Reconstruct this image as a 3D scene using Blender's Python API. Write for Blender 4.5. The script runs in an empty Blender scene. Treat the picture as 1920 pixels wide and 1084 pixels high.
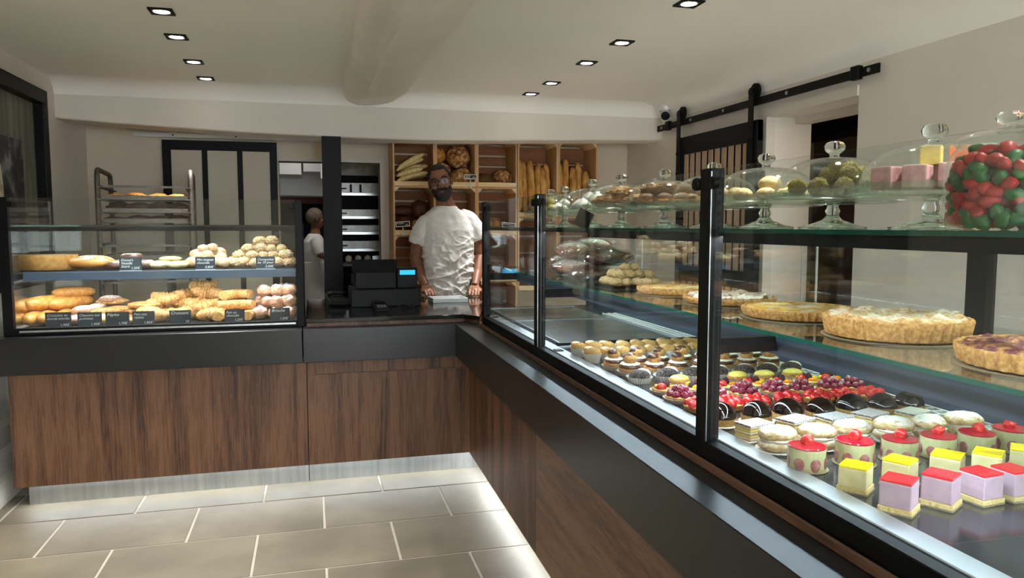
import bpy, bmesh, math, random
from mathutils import Vector, Matrix, noise
random.seed(7)
PI = math.pi
SC = bpy.context.scene
COL = SC.collection

# ------------------------------------------------------------------ camera
FPX, CXP, CYP = 1402.0, 960.0, 542.0
YAW, PITCH = math.atan2(375, FPX), math.atan2(118, FPX)
EYE = Vector((0, 0, 1.40))
FW = Vector((math.sin(YAW)*math.cos(PITCH), math.cos(YAW)*math.cos(PITCH), -math.sin(PITCH)))
RT = Vector((math.cos(YAW), -math.sin(YAW), 0))
UP = RT.cross(FW)
cam = bpy.data.objects.new('camera', bpy.data.cameras.new('camera'))
COL.objects.link(cam)
cam.data.sensor_width = 36
cam.data.lens = 36*FPX/1920
cam.data.clip_start = .02
m3 = Matrix((RT, UP, -FW)).transposed()
cam.matrix_world = Matrix.Translation(EYE) @ m3.to_4x4()
SC.camera = cam

# ------------------------------------------------------------------ world, exposure
W = bpy.data.worlds.new('sky'); SC.world = W; W.use_nodes = True
W.node_tree.nodes['Background'].inputs[0].default_value = (.93, .96, 1.0, 1)
W.node_tree.nodes['Background'].inputs[1].default_value = 7.0
SC.view_settings.view_transform = 'Standard'
SC.view_settings.look = 'None'
SC.view_settings.exposure = 1.2
SC.view_settings.gamma = 1
SC.view_settings.use_curve_mapping = False
SC.cycles.transparent_max_bounces = 40
SC.cycles.max_bounces = 10
SC.cycles.diffuse_bounces = 6
SC.cycles.glossy_bounces = 5
SC.cycles.transmission_bounces = 8
SC.cycles.caustics_reflective = False
SC.cycles.caustics_refractive = False
SC.cycles.sample_clamp_indirect = 4.0
SPOT_W, LED_E, PLINTH_E, KITCHEN_W = 60.0, 27.0, 18.0, 16.0

# ------------------------------------------------------------------ the right-hand counter stands 0.8 degrees off square
RA = -math.atan(0.0135)
PIV = Vector((.757, 3.96, 0))
def RL(x, y, z=0.0):
    d = Vector((x-.757, y-3.96, 0)); d.rotate(Matrix.Rotation(RA, 3, 'Z'))
    return PIV + d + Vector((0, 0, z))

# ------------------------------------------------------------------ mesh helpers
def nz(p, s=1.0, seed=0):
    return noise.noise(Vector((p[0]*s+seed*7.3, p[1]*s-seed*3.1, p[2]*s+seed*1.7)))

class MB:
    def __init__(s): s.v = []; s.f = []
    def add(s, vs, fs):
        o = len(s.v); s.v += [tuple(v) for v in vs]; s.f += [tuple(i+o for i in f) for f in fs]; return s
    def box(s, x0, x1, y0, y1, z0, z1, M=None):
        vs = [Vector(p) for p in ((x0,y0,z0),(x1,y0,z0),(x1,y1,z0),(x0,y1,z0),(x0,y0,z1),(x1,y0,z1),(x1,y1,z1),(x0,y1,z1))]
        if M is not None: vs = [M @ v for v in vs]
        return s.add(vs, ((3,2,1,0),(4,5,6,7),(0,1,5,4),(1,2,6,5),(2,3,7,6),(3,0,4,7)))
    def rings(s, rs, cap=True):
        n = len(rs[0]); vs = [p for r in rs for p in r]; fs = []
        for i in range(len(rs)-1):
            for j in range(n):
                k = (j+1) % n
                fs.append((i*n+j, i*n+k, (i+1)*n+k, (i+1)*n+j))
        if cap:
            fs.append(tuple(range(n-1, -1, -1))); b = (len(rs)-1)*n
            fs.append(tuple(range(b, b+n)))
        return s.add(vs, fs)
    def lathe(s, prof, n=24, c=(0,0,0), flute=0, nf=0, M=None, cap=True):
        rs = []
        for (r, z) in prof:
            ring = []
            for j in range(n):
                a = 2*PI*j/n
                q = max(r, 1e-4)*(1+flute*math.cos(nf*a)) if nf else max(r, 1e-4)
                p = Vector((c[0]+q*math.cos(a), c[1]+q*math.sin(a), c[2]+z))
                ring.append(M @ p if M is not None else p)
            rs.append(ring)
        return s.rings(rs, cap)
    def tube(s, pts, rad, n=8, sq=1.0, cap=True, wob=0, seed=0):
        pts = [Vector(p) for p in pts]; m = len(pts); rs = []
        t0 = (pts[1]-pts[0]).normalized()
        u = t0.orthogonal().normalized()
        if abs(t0.z) < .95: u = Vector((0,0,1)).cross(t0).normalized()
        for i, p in enumerate(pts):
            t = (pts[min(i+1, m-1)]-pts[max(i-1, 0)]).normalized()
            u = (u - t*u.dot(t)).normalized(); w = t.cross(u)
            r = rad(i/(m-1)) if callable(rad) else rad
            ring = []
            for j in range(n):
                a = 2*PI*j/n; q = r
                if wob: q = r*(1+wob*nz((i*.9, math.cos(a)*2, math.sin(a)*2), 1, seed))
                ring.append(p+u*math.cos(a)*q+w*math.sin(a)*q*sq)
            rs.append(ring)
        return s.rings(rs, cap)
    def blob(s, c, r, nu=16, nv=10, amp=0, fr=1.0, seed=0, flat=None, M=None, fn=None):
        rx, ry, rz = (r, r, r) if not hasattr(r, '__len__') else r
        rs = []
        for i in range(nv+1):
            ph = -PI/2+PI*(i+.02)/(nv+.04)
            ring = []
            for j in range(nu):
                a = 2*PI*j/nu
                d = Vector((math.cos(ph)*math.cos(a), math.cos(ph)*math.sin(a), math.sin(ph)))
                k = 1+(amp*nz(d, fr, seed) if amp else 0)
                if fn: k *= fn(d)
                p = Vector((d.x*rx*k, d.y*ry*k, d.z*rz*k))
                if flat is not None: p.z = max(p.z, -flat*rz)
                if M is not None: p = M @ p
                ring.append(p+Vector(c))
            rs.append(ring)
        return s.rings(rs, True)
    def prism(s, poly, z0, z1):
        n = len(poly)
        vs = [(x,y,z0) for x,y in poly]+[(x,y,z1) for x,y in poly]
        fs = [tuple(range(n-1,-1,-1)), tuple(range(n,2*n))]+[(i,(i+1)%n,n+(i+1)%n,n+i) for i in range(n)]
        return s.add(vs, fs)
    def extr(s, poly, a0, a1, axis='x'):
        n = len(poly)
        g = (lambda u,v,w: (w,u,v)) if axis == 'x' else (lambda u,v,w: (u,w,v))
        vs = [g(u,v,a0) for u,v in poly]+[g(u,v,a1) for u,v in poly]
        fs = [tuple(range(n-1,-1,-1)), tuple(range(n,2*n))]+[(i,(i+1)%n,n+(i+1)%n,n+i) for i in range(n)]
        return s.add(vs, fs)
    def mesh(s, name, org=(0,0,0), smooth=False, bevel=0, seg=2):
        o = Vector(org)
        me = bpy.data.meshes.new(name)
        bm = bmesh.new()
        vs = [bm.verts.new(Vector(v)-o) for v in s.v]
        for f in s.f:
            try: bm.faces.new([vs[i] for i in f])
            except ValueError: pass
        bmesh.ops.recalc_face_normals(bm, faces=bm.faces)
        if bevel: bmesh.ops.bevel(bm, geom=list(bm.edges), offset=bevel, segments=seg, profile=.6, affect='EDGES', clamp_overlap=True)
        bm.to_mesh(me); bm.free()
        if smooth:
            me.shade_smooth()
            if smooth is not True: me.set_sharp_from_angle(angle=math.radians(smooth))
        return me
    def build(s, name, mat, parent=None, org=(0,0,0), smooth=False, bevel=0, seg=2):
        return link(name, s.mesh(name, org, smooth, bevel, seg), mat, parent)

def link(name, me, mat, parent=None):
    if mat is not None and not len(me.materials): me.materials.append(M_[mat] if isinstance(mat, str) else mat)
    o = bpy.data.objects.new(name, me); COL.objects.link(o)
    if parent is not None: o.parent = parent
    return o
def tag(o, label=None, cat=None, group=None, kind=None):
    if label: o['label'] = label
    if cat: o['category'] = cat
    if group: o['group'] = group
    if kind: o['kind'] = kind
    return o
def thing(name, label, cat, loc=(0,0,0), rz=0, group=None):
    o = bpy.data.objects.new(name, None); COL.objects.link(o)
    o.empty_display_size = .05
    o.location = loc; o.rotation_euler = (0, 0, rz)
    return tag(o, label, cat, group)
def struct(name, mb, mat, label=None, parent=None, **k):
    o = mb.build(name, mat, parent, **k)
    if parent is None:
        o['kind'] = 'structure'
        if label: o['label'] = label
    return o
KIDS = {}
def dup(o, parent=None):
    c = o.copy(); COL.objects.link(c)
    if parent is not None: c.parent = parent
    for ch in list(o.children): dup(ch, c)
    return c
def place(proto, spots, labels, group, zj=0.0):
    """spots: (loc, rz, scale); the first spot moves the prototype itself"""
    out = []
    for i, (loc, rz, sc) in enumerate(spots):
        o = proto if i == 0 else dup(proto)
        out.append(o)
    for o, (loc, rz, sc), lb in zip(out, spots, labels):
        o.location = loc; o.rotation_euler = (0, 0, rz)
        o.scale = sc if hasattr(sc, '__len__') else (sc, sc, sc)
        o['label'] = lb; o['group'] = group
    return out
ORD = ['nearest the front glass', 'second from the front glass', 'third from the front glass', 'fourth from the front glass',
       'fifth from the front glass', 'sixth from the front glass', 'seventh from the front glass', 'eighth from the front glass', 'ninth from the front glass', 'tenth from the front glass']
NTH = ['first', 'second', 'third', 'fourth', 'fifth', 'sixth', 'seventh', 'eighth', 'ninth', 'tenth', 'eleventh', 'twelfth', 'thirteenth', 'fourteenth', 'fifteenth', 'sixteenth', 'seventeenth', 'eighteenth', 'nineteenth', 'twentieth']
LAY = ['bottom', 'second', 'third', 'top']

# ------------------------------------------------------------------ materials (all procedural)
M_ = {}
def base(name):
    m = bpy.data.materials.new(name); m.use_nodes = True; M_[name] = m
    nt = m.node_tree; return m, nt, nt.nodes['Principled BSDF']
def c4(c): return (c[0], c[1], c[2], 1)
def hx(h):
    f = lambda v: (v/12.92 if v <= .04045 else ((v+.055)/1.055)**2.4)
    return tuple(f(int(h[i:i+2], 16)/255) for i in (0, 2, 4))
def pm(name, col, rough=.5, metal=0, spec=.5, **kw):
    m, nt, b = base(name)
    b.inputs['Base Color'].default_value = c4(hx(col) if isinstance(col, str) else col)
    b.inputs['Roughness'].default_value = rough; b.inputs['Metallic'].default_value = metal
    b.inputs['Specular IOR Level'].default_value = spec
    for k, v in kw.items(): b.inputs[k.replace('_', ' ')].default_value = v
    return m
def coords(nt, scale=(1,1,1), rnd=True):
    n = nt.nodes; tc = n.new('ShaderNodeTexCoord'); mp = n.new('ShaderNodeMapping')
    mp.inputs['Scale'].default_value = scale
    if rnd:
        oi = n.new('ShaderNodeObjectInfo'); mu = n.new('ShaderNodeMath'); mu.operation = 'MULTIPLY'; mu.inputs[1].default_value = 37.0
        nt.links.new(oi.outputs['Random'], mu.inputs[0])
        ad = n.new('ShaderNodeVectorMath'); ad.operation = 'ADD'
        nt.links.new(tc.outputs['Object'], ad.inputs[0]); nt.links.new(mu.outputs[0], ad.inputs[1])
        nt.links.new(ad.outputs[0], mp.inputs['Vector'])
    else: nt.links.new(tc.outputs['Object'], mp.inputs['Vector'])
    return mp.outputs[0]
def ramp(nt, fac, stops):
    r = nt.nodes.new('ShaderNodeValToRGB'); e = r.color_ramp.elements
    while len(e) < len(stops): e.new(.5)
    for el, (p, c) in zip(e, stops): el.position = p; el.color = c4(hx(c) if isinstance(c, str) else c)
    nt.links.new(fac, r.inputs[0]); return r.outputs[0]
def noi(nt, vec, scale, detail=4, rough=.55, dist=0):
    n = nt.nodes.new('ShaderNodeTexNoise'); n.inputs['Scale'].default_value = scale; n.inputs['Detail'].default_value = detail
    n.inputs['Roughness'].default_value = rough; n.inputs['Distortion'].default_value = dist
    nt.links.new(vec, n.inputs['Vector']); return n.outputs[0]
def bump(nt, b, h, strength=.3, dist=.01):
    n = nt.nodes.new('ShaderNodeBump'); n.inputs['Strength'].default_value = strength; n.inputs['Distance'].default_value = dist
    nt.links.new(h, n.inputs['Height']); nt.links.new(n.outputs[0], b.inputs['Normal'])
def mix(nt, fac, a, b_):
    n = nt.nodes.new('ShaderNodeMix'); n.data_type = 'RGBA'
    if isinstance(fac, float): n.inputs[0].default_value = fac
    else: nt.links.new(fac, n.inputs[0])
    for s, v in ((6, a), (7, b_)):
        if isinstance(v, (str, tuple)): n.inputs[s].default_value = c4(hx(v) if isinstance(v, str) else v)
        else: nt.links.new(v, n.inputs[s])
    return n.outputs[2]
FOODK = 1.0
def nm(name, stops, scale=8, rough=.6, bmp=0, bd=.005, stretch=(1,1,1), detail=5, spec=.5, metal=0, rnd=True, dist=0, bscale=None, sugar=None, sugar_scale=30, **kw):
    """noise-coloured material; sugar = (colour, amount): a deposit of dust lying on the faces that look up"""
    m, nt, b = base(name)
    scale *= FOODK; sugar_scale *= FOODK
    if bscale: bscale *= FOODK
    v = coords(nt, stretch, rnd)
    f = noi(nt, v, scale, detail, dist=dist)
    col = ramp(nt, f, stops)
    if sugar:
        g = nt.nodes.new('ShaderNodeNewGeometry'); sp = nt.nodes.new('ShaderNodeSeparateXYZ'); nt.links.new(g.outputs['Normal'], sp.inputs[0])
        f2 = noi(nt, v, sugar_scale, 5, .7)
        ma = nt.nodes.new('ShaderNodeMath'); ma.operation = 'MULTIPLY_ADD'; nt.links.new(sp.outputs[2], ma.inputs[0]); ma.inputs[1].default_value = .45; nt.links.new(f2, ma.inputs[2])
        mr = nt.nodes.new('ShaderNodeMapRange'); mr.inputs['From Min'].default_value = 1.02-sugar[1]*.5; mr.inputs['From Max'].default_value = 1.12-sugar[1]*.35
        nt.links.new(ma.outputs[0], mr.inputs['Value'])
        col = mix(nt, mr.outputs[0], col, sugar[0])
    nt.links.new(col, b.inputs['Base Color'])
    b.inputs['Roughness'].default_value = rough; b.inputs['Metallic'].default_value = metal; b.inputs['Specular IOR Level'].default_value = spec
    for k, q in kw.items(): b.inputs[k.replace('_', ' ')].default_value = q
    if bmp: bump(nt, b, noi(nt, v, bscale or scale*3, 5, .6), bmp, bd)
    return m
def glass(name, tint=(.95,.98,.97), f0=.045, rough=0.0, amt=.9):
    m, nt, b = base(name); n = nt.nodes; n.remove(b)
    t = n.new('ShaderNodeBsdfTransparent'); t.inputs[0].default_value = c4(tint)
    g = n.new('ShaderNodeBsdfGlossy'); g.inputs['Roughness'].default_value = rough; g.inputs[0].default_value = (1,1,1,1)
    lw = n.new('ShaderNodeLayerWeight'); lw.inputs[0].default_value = .5
    p = n.new('ShaderNodeMath'); p.operation = 'POWER'; p.inputs[1].default_value = 5; nt.links.new(lw.outputs['Facing'], p.inputs[0])
    q = n.new('ShaderNodeMath'); q.operation = 'MULTIPLY_ADD'; q.inputs[1].default_value = amt; q.inputs[2].default_value = f0; nt.links.new(p.outputs[0], q.inputs[0])
    mx = n.new('ShaderNodeMixShader'); nt.links.new(q.outputs[0], mx.inputs[0]); nt.links.new(t.outputs[0], mx.inputs[1]); nt.links.new(g.outputs[0], mx.inputs[2])
    nt.links.new(mx.outputs[0], n['Material Output'].inputs[0]); return m
def emit(name, col, s):
    m, nt, b = base(name); b.inputs['Base Color'].default_value = (0,0,0,1)
    b.inputs['Emission Color'].default_value = c4(hx(col) if isinstance(col, str) else col); b.inputs['Emission Strength'].default_value = s
    return m
def wood(name, stops, axis='z', scale=9, rough=.45, spec=.4, stretch=14):
    m, nt, b = base(name)
    st = {'z': (1,1,1/stretch), 'y': (1,1/stretch,1), 'x': (1/stretch,1,1)}[axis]
    v = coords(nt, st, True)
    f = noi(nt, v, scale, 6, .62, .8)
    f2 = noi(nt, v, scale*13, 3, .6, .2)
    ma = nt.nodes.new('ShaderNodeMath'); ma.operation = 'MULTIPLY_ADD'; nt.links.new(f2, ma.inputs[0]); ma.inputs[1].default_value = .5
    sb = nt.nodes.new('ShaderNodeMath'); sb.operation = 'ADD'; sb.inputs[1].default_value = -.25; nt.links.new(f, sb.inputs[0]); nt.links.new(sb.outputs[0], ma.inputs[2])
    nt.links.new(ramp(nt, ma.outputs[0], stops), b.inputs['Base Color'])
    b.inputs['Roughness'].default_value = rough; b.inputs['Specular IOR Level'].default_value = spec
    bump(nt, b, f2, .12, .002)
    return m

nm('plaster_wall', [(.3, 'd6d1c8'), (.7, 'e0dbd3')], 1.6, .9, .12, .004, bscale=5, rnd=False, spec=.2)
nm('plaster_back', [(.3, 'cdc2b0'), (.7, 'd7ccba')], 1.6, .9, .12, .004, bscale=5, rnd=False, spec=.2)
nm('plaster_ceiling', [(.3, 'f1f0ec'), (.7, 'f6f5f1')], 1.2, .75, .18, .006, bscale=3, rnd=False, spec=.3)
nm('plaster_beam', [(.3, 'e0dcd4'), (.7, 'eeebe4')], 2.5, .4, .35, .012, bscale=7, rnd=False, spec=.5)
nm('stone_tile', [(.25, '5c5446'), (.5, '6d6554'), (.75, '7b7361')], 3.2, .5, .25, .003, detail=8, bscale=14, spec=.45)
nm('grout', [(.3, 'aaa498'), (.7, 'b8b2a5')], 10, .9)
wood('walnut', [(.27, '2f1d14'), (.40, '4c3223'), (.52, '654632'), (.62, '75533c'), (.76, '4e3527')], 'z', 10, stretch=18)
wood('walnut_long', [(.28, '443026'), (.42, '654a3a'), (.52, '785945'), (.62, '86664f'), (.75, '6a4f3e')], 'y', 9)
wood('walnut_x', [(.28, '35241a'), (.42, '5a3c2a'), (.52, '6b4a33'), (.62, '7a573e'), (.75, '5a402f')], 'x', 7)
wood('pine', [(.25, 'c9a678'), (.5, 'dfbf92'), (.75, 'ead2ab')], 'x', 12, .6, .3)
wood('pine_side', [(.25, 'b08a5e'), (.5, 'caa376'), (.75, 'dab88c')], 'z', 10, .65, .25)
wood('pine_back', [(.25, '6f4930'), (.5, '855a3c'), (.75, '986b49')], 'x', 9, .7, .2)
wood('slat_wood', [(.25, '9a8470'), (.5, 'b39c84'), (.75, 'c3ac93')], 'z', 10, .6, .3)
nm('slate', [(.3, '0a0b0c'), (.6, '101112'), (.8, '191a1b')], 5, .32, .3, .002, detail=9, bscale=22, spec=.45)
pm('black_metal', '0a0b0d', .5, 0, .16)
pm('black_matte', '060607', .7, 0, .2)
pm('black_plastic', '08090a', .5, 0, .18)
pm('black_stone', '0b0c0d', .08, 0, .6)
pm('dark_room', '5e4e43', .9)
pm('steel', 'b4b6b8', .28, 1)
nm('brushed_steel', [(.3, 'a9adb0'), (.7, 'c3c7ca')], 40, .33, .06, .001, stretch=(1,1,.05), metal=1)
nm('trolley_steel', [(.3, '57524c'), (.7, '716c64')], 20, .5, metal=.6)
nm('tray_steel', [(.3, '767b7c'), (.7, '959b9c')], 9, .22, metal=.75)
nm('oven_steel', [(.3, '8f8f8d'), (.7, 'a9a9a7')], 20, .45, metal=.7)
nm('deck_steel', [(.3, '3b3f43'), (.7, '4b5054')], 12, .14, metal=.6, spec=.6)
pm('sill_metal', 'aeb6ba', .3, .7)
pm('shelf_frame', '44586f', .4, .1)
pm('white_metal', 'd9dadb', .35, .1)
pm('white_paint', 'cfc9bf', .6)
pm('door_panel', 'c4bcab', .55)
glass('pane_glass', (.965, .985, .98), .03)
glass('dome_glass', (.975, .985, .975), .035, 0.0, .85)
glass('shelf_glass', (.86, .93, .90), .05)
glass('lens_glass', (.93,.94,.95), .006, 0, .3)
glass('wrap_film', (.92, .93, .95), .16, .12, .7)
pm('green_edge', '1d5a4c', .15, 0, .6)
pm('pressed_glass', 'e9f2ec', .04, 0, .5, Transmission_Weight=1.0, IOR=1.35)
emit('led', (.93, .97, 1), LED_E)
emit('led_cool', (.72, .88, 1), LED_E)
emit('led_plinth', (.9, .96, 1), PLINTH_E)
emit('lamp_disc', (1, .94, .84), 9)
emit('lcd', '1fb4e6', .62)
emit('kitchen_fill_tube', (1, .97, .92), KITCHEN_W)
pm('chalkboard', '23303a', .6, 0, .3)
pm('chalkboard_black', '15130f', .6, 0, .3)
pm('chalk', 'e6e8e6', .9)
pm('card_white', 'dcd8cf', .7)
nm('paper', [(.3, 'd9d3c6'), (.7, 'ece8de')], 20, .8)
pm('acrylic', 'cfd6d9', .2, 0, .5)
# bakery goods
FOODK = 3.6
nm('crust_gold', [(.25, '8a4c18'), (.45, 'b8742c'), (.6, 'd49a4c'), (.8, 'e6bd78')], 18, .5, .25, .003, spec=.4)
nm('crust_loaf', [(.25, 'a5631f'), (.5, 'c98a3c'), (.75, 'e0b06a')], 14, .42, .15, .002, spec=.45)
nm('crust_pale', [(.25, 'b99a5c'), (.5, 'd6bd80'), (.75, 'e6d6a4')], 14, .6, .2, .002)
nm('crust_dark', [(.3, '2f170b'), (.5, '4e2a14'), (.7, '6b4022')], 16, .6, .3, .003)
nm('crust_rustic', [(.25, '5a3013'), (.45, '8e5a28'), (.55, 'c39556'), (.68, 'e2cba0')], 9, .75, .45, .006, detail=7)
nm('crust_seed', [(.3, '3a2212'), (.5, '6a4424'), (.7, '92683c')], 60, .75, .6, .004)
nm('crust_baguette', [(.25, '7a4818'), (.42, 'ab7630'), (.58, 'cc9c52'), (.74, 'e0bc7c')], 6, .6, .4, .003, stretch=(1,1,.35))
nm('crust_croissant', [(.25, '8b5a26'), (.45, 'bb8847'), (.65, 'd9b077'), (.82, 'eccfa0')], 24, .45, .3, .002)
nm('crust_sugar', [(.25, '80513a'), (.5, 'a9785a'), (.75, 'c49c7e')], 20, .7, .3, .003, sugar=('ece2dc', .50))
nm('crust_flan', [(.25, '8e5f2a'), (.5, 'b5833f'), (.75, 'c99a56')], 12, .6, .2, .002)
nm('bun_pale', [(.25, 'b18a60'), (.5, 'cba884'), (.75, 'dcc2a2')], 12, .55, .1, .002, sugar=('e8e0d4', .4))
nm('choux', [(.25, '8d5a28'), (.5, 'b98546'), (.75, 'd4a868')], 30, .6, .5, .004)
nm('choux_pearl', [(.25, 'a87438'), (.50, 'cf9f5c'), (.58, 'f0e6d0'), (.8, 'f6f1e6')], 45, .6, .8, .006)
nm('tart_crust', [(.28, '96662e'), (.5, 'bf8f4e'), (.72, 'd9b474')], 34, .65, .35, .003)
nm('tart_yellow', [(.3, 'b9781c'), (.5, 'dba22c'), (.7, 'efc552')], 14, .4, .3, .004, sugar=('e6dcc6', .22), sugar_scale=9)
nm('tart_brown', [(.3, '4c2614'), (.5, '7a4a28'), (.7, 'a87a4c')], 24, .55, .5, .006, sugar=('efe8de', .55), sugar_scale=12)
nm('tart_apple', [(.3, '9a6a34'), (.5, 'cba064'), (.7, 'e2c793')], 26, .65, .6, .008, sugar=('e2d8c6', .26), sugar_scale=10)
nm('tart_plum', [(.3, '3f1626'), (.48, '6c2f36'), (.6, 'a87a44'), (.8, 'd2a865')], 18, .45, .5, .006)
nm('crumble', [(.25, 'a98650'), (.5, 'd2b47c'), (.75, 'eadab0')], 40, .8, .7, .006)
nm('flaky', [(.25, '9c7440'), (.5, 'cfae76'), (.75, 'e9d6ac')], 26, .7, .6, .004, sugar=('f4f0e6', .62), sugar_scale=20, stretch=(1,1,2.5))
nm('sponge', [(.3, 'c9b06c'), (.7, 'e0cd94')], 60, .85, .4, .003)
nm('mousse_pink', [(.3, 'b096a3'), (.7, 'bea6b2')], 10, .55, .2, .002)
nm('mousse_yellow', [(.3, 'd2c88c'), (.7, 'e2daa6')], 14, .55, .3, .003)
pm('glaze_red', 'f22c34', .12, 0, .5)
pm('glaze_yellow', 'fbe010', .12, 0, .5)
pm('glaze_berry', 'b40c28', .05, 0, .6)
pm('glaze_black', '0a0505', .04, 0, .7)
nm('chocolate', [(.3, '3a2016'), (.7, '5c382a')], 20, .3)
nm('sprinkles', [(.38, '0f0a09'), (.5, '2b201c'), (.58, '9a8c86'), (.7, '3a2c28')], 60, .45, 1.0, .010)
pm('cream', 'ece3cf', .5)
pm('custard', 'e6cf7c', .45)
nm('strawberry', [(.3, 'a80e16'), (.5, 'd0242a'), (.62, 'e2503e'), (.75, 'f0a088')], 30, .15, .2, .002)
nm('raspberry', [(.3, '7a0f2c'), (.6, 'a52040'), (.8, 'bf4560')], 60, .45, .8, .004, sugar=('e6d6de', .35))
def drupe(name, c1, c2, dust):
    m, nt, b = base(name); v = coords(nt, (1,1,1), True)
    vo = nt.nodes.new('ShaderNodeTexVoronoi'); vo.inputs['Scale'].default_value = 190; nt.links.new(v, vo.inputs['Vector'])
    f = noi(nt, v, 160, 3)
    col = mix(nt, f, c1, c2)
    g = nt.nodes.new('ShaderNodeNewGeometry'); sp = nt.nodes.new('ShaderNodeSeparateXYZ'); nt.links.new(g.outputs['Normal'], sp.inputs[0])
    ma = nt.nodes.new('ShaderNodeMath'); ma.operation = 'MULTIPLY_ADD'; nt.links.new(sp.outputs[2], ma.inputs[0]); ma.inputs[1].default_value = .4; nt.links.new(noi(nt, v, 130, 4, .7), ma.inputs[2])
    mr = nt.nodes.new('ShaderNodeMapRange'); mr.inputs['From Min'].default_value = 1.05-dust*.5; mr.inputs['From Max'].default_value = 1.2-dust*.4; nt.links.new(ma.outputs[0], mr.inputs['Value'])
    nt.links.new(mix(nt, mr.outputs[0], col, 'e6d6de'), b.inputs['Base Color']); b.inputs['Roughness'].default_value = .4
    iv = nt.nodes.new('ShaderNodeMath'); iv.operation = 'SUBTRACT'; iv.inputs[0].default_value = 1; nt.links.new(vo.outputs['Distance'], iv.inputs[1])
    bump(nt, b, iv.outputs[0], 1.0, .006)
drupe('raspberry_fruit', '7a0f2c', 'b03050', .55)
nm('blackberry', [(.3, '240814'), (.7, '5a1426')], 60, .3, .8, .004)
pm('orange_fruit', 'f08a12', .15)
pm('yellow_fruit', 'f4d020', .15)
nm('nuts', [(.25, 'a06c26'), (.5, 'd4a04c'), (.75, 'ebcf8c')], 70, .7, 1.0, .006)
nm('pistachio', [(.3, '7a6a24'), (.45, 'aa9a3a'), (.6, 'ccbe62'), (.75, 'e4da9a')], 70, .7, 1.0, .008)
nm('kadaif', [(.25, '6e4416'), (.45, 'a87430'), (.65, 'd2a455'), (.82, 'e6c884')], 34, .5, .9, .006, stretch=(1,1,5))
nm('honey_brown', [(.25, '5a3014'), (.5, '8f5a2a'), (.75, 'b5824a')], 30, .45, .6, .005)
nm('meringue', [(.3, 'cfd0c8'), (.7, 'e6e6e0')], 12, .8, .3, .004)
nm('shortbread', [(.25, 'b5965c'), (.5, 'd2b882'), (.75, 'e2cfa0')], 22, .7, .4, .003)
nm('baklava', [(.3, '6a5524'), (.7, '947c3c')], 40, .5, .5, .004)
nm('lokum_pink', [(.3, 'c88a8e'), (.7, 'e0b4b4')], 14, .6, .2, .002, sugar=('efe4e0', .7))
nm('lokum_yellow', [(.3, 'd0b04c'), (.7, 'e0c878')], 14, .6, sugar=('f0eadc', .6))
nm('lokum_orange', [(.3, 'd8602a'), (.7, 'ee8a4c')], 14, .5, sugar=('f0e4dc', .6))
pm('candy_red', 'a51d1c', .45, 0, .4, Subsurface_Weight=.15)
pm('candy_green', '185824', .45, 0, .4, Subsurface_Weight=.15)
FOODK = 1.0
# people
nm('skin', [(.3, '774b35'), (.7, '885a41')], 9, .5, .05, .001, rnd=False, Subsurface_Weight=.08, Subsurface_Radius=(.02, .008, .005))
pm('lips', '75433a', .5)
nm('hair', [(.3, '0d0a09'), (.7, '1d1614')], 90, .6, .8, .004)
nm('hair_brown', [(.3, '54463a'), (.7, '7a6a58')], 60, .7, .5, .004)
nm('tshirt', [(.3, 'cfcdca'), (.7, 'dcdad7')], 5, .85, .15, .003, rnd=False)
pm('trousers', '20242c', .85)
pm('eye_white', '9a948e', .4)
pm('iris', '1c110c', .2)
pm('glasses', '15130f', .3)
pm('watch', '141414', .4)
pm('gold', 'c9a24a', .25, 1)

# =================================================================== THE SETTING
XL, XW, YB, ZC, YF = -1.64, 2.80, 6.40, 2.38, -2.3
# floor: grout bed plus large stone tiles laid in running bond
fl = struct('floor', MB().box(XL-.3, XW+2.0, YF-.1, 11.2, -.12, -.004), 'grout', 'beige stone tile floor with pale joints')
tiles = {}
rows = [(4.33-.422*i, i) for i in range(0, 14)]
def tile_mesh(w, h):
    k = (round(w, 3), round(h, 3))
    if k not in tiles:
        tiles[k] = MB().box(-w/2, w/2, -h/2, h/2, -.02, 0).mesh('tile', bevel=.0025, seg=1); tiles[k].materials.append(M_['stone_tile'])
    return tiles[k]
for (y1, i) in rows:
    y0 = y1-.422
    off = .335 if i % 2 == 0 else .03
    x = off-.6*4
    while x < 1.0:
        xa, xb = max(x, XL), min(x+.6, 1.05)
        if xb-xa > .05:
            t = link('tile', tile_mesh(xb-xa-.011, .422-.011), None, fl); t.location = ((xa+xb)/2, (y0+y1)/2, 0)
        x += .6
# ceiling, old plastered beam, boxed soffit on the back
struct('ceiling', MB().box(XL-.1, XW+.3, YF-.1, YB+.2, ZC, ZC+.15), 'plaster_ceiling', 'uneven white plaster ceiling')
mb = MB()
mb.add(*(lambda n: ([(x, y, z) for y in (YF, 5.85) for x, z in n], [tuple(range(len(n))), tuple(range(2*len(n)-1, len(n)-1, -1))]+[(i, (i+1) % len(n), len(n)+(i+1) % len(n), len(n)+i) for i in range(len(n))]))
       ([(XW+.05, ZC+.05), (XW+.05, ZC-.13), (XW, ZC-.13), (XW-.012, ZC-.095), (XW-.035, ZC-.062), (XW-.075, ZC-.033), (XW-.14, ZC-.012), (XW-.24, ZC)]))
struct('trim_cove', mb, 'plaster_ceiling', 'rounded plaster cove between ceiling and wall', smooth=40)
prof = [(.215, 2.40), (.222, 2.355), (.236, 2.315), (.265, 2.290), (.318, 2.272), (.346, 2.264), (.354, 2.250), (.368, 2.246), (.382, 2.250), (.394, 2.264), (.44, 2.266), (.53, 2.276), (.61, 2.292), (.650, 2.306), (.668, 2.335), (.68, 2.40)]
mb = MB(); rs = []
ys = [YF+i*.16 for i in range(int((5.45-YF)/.16)+1)]+[5.5, 5.6, 5.7, 5.76]
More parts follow.
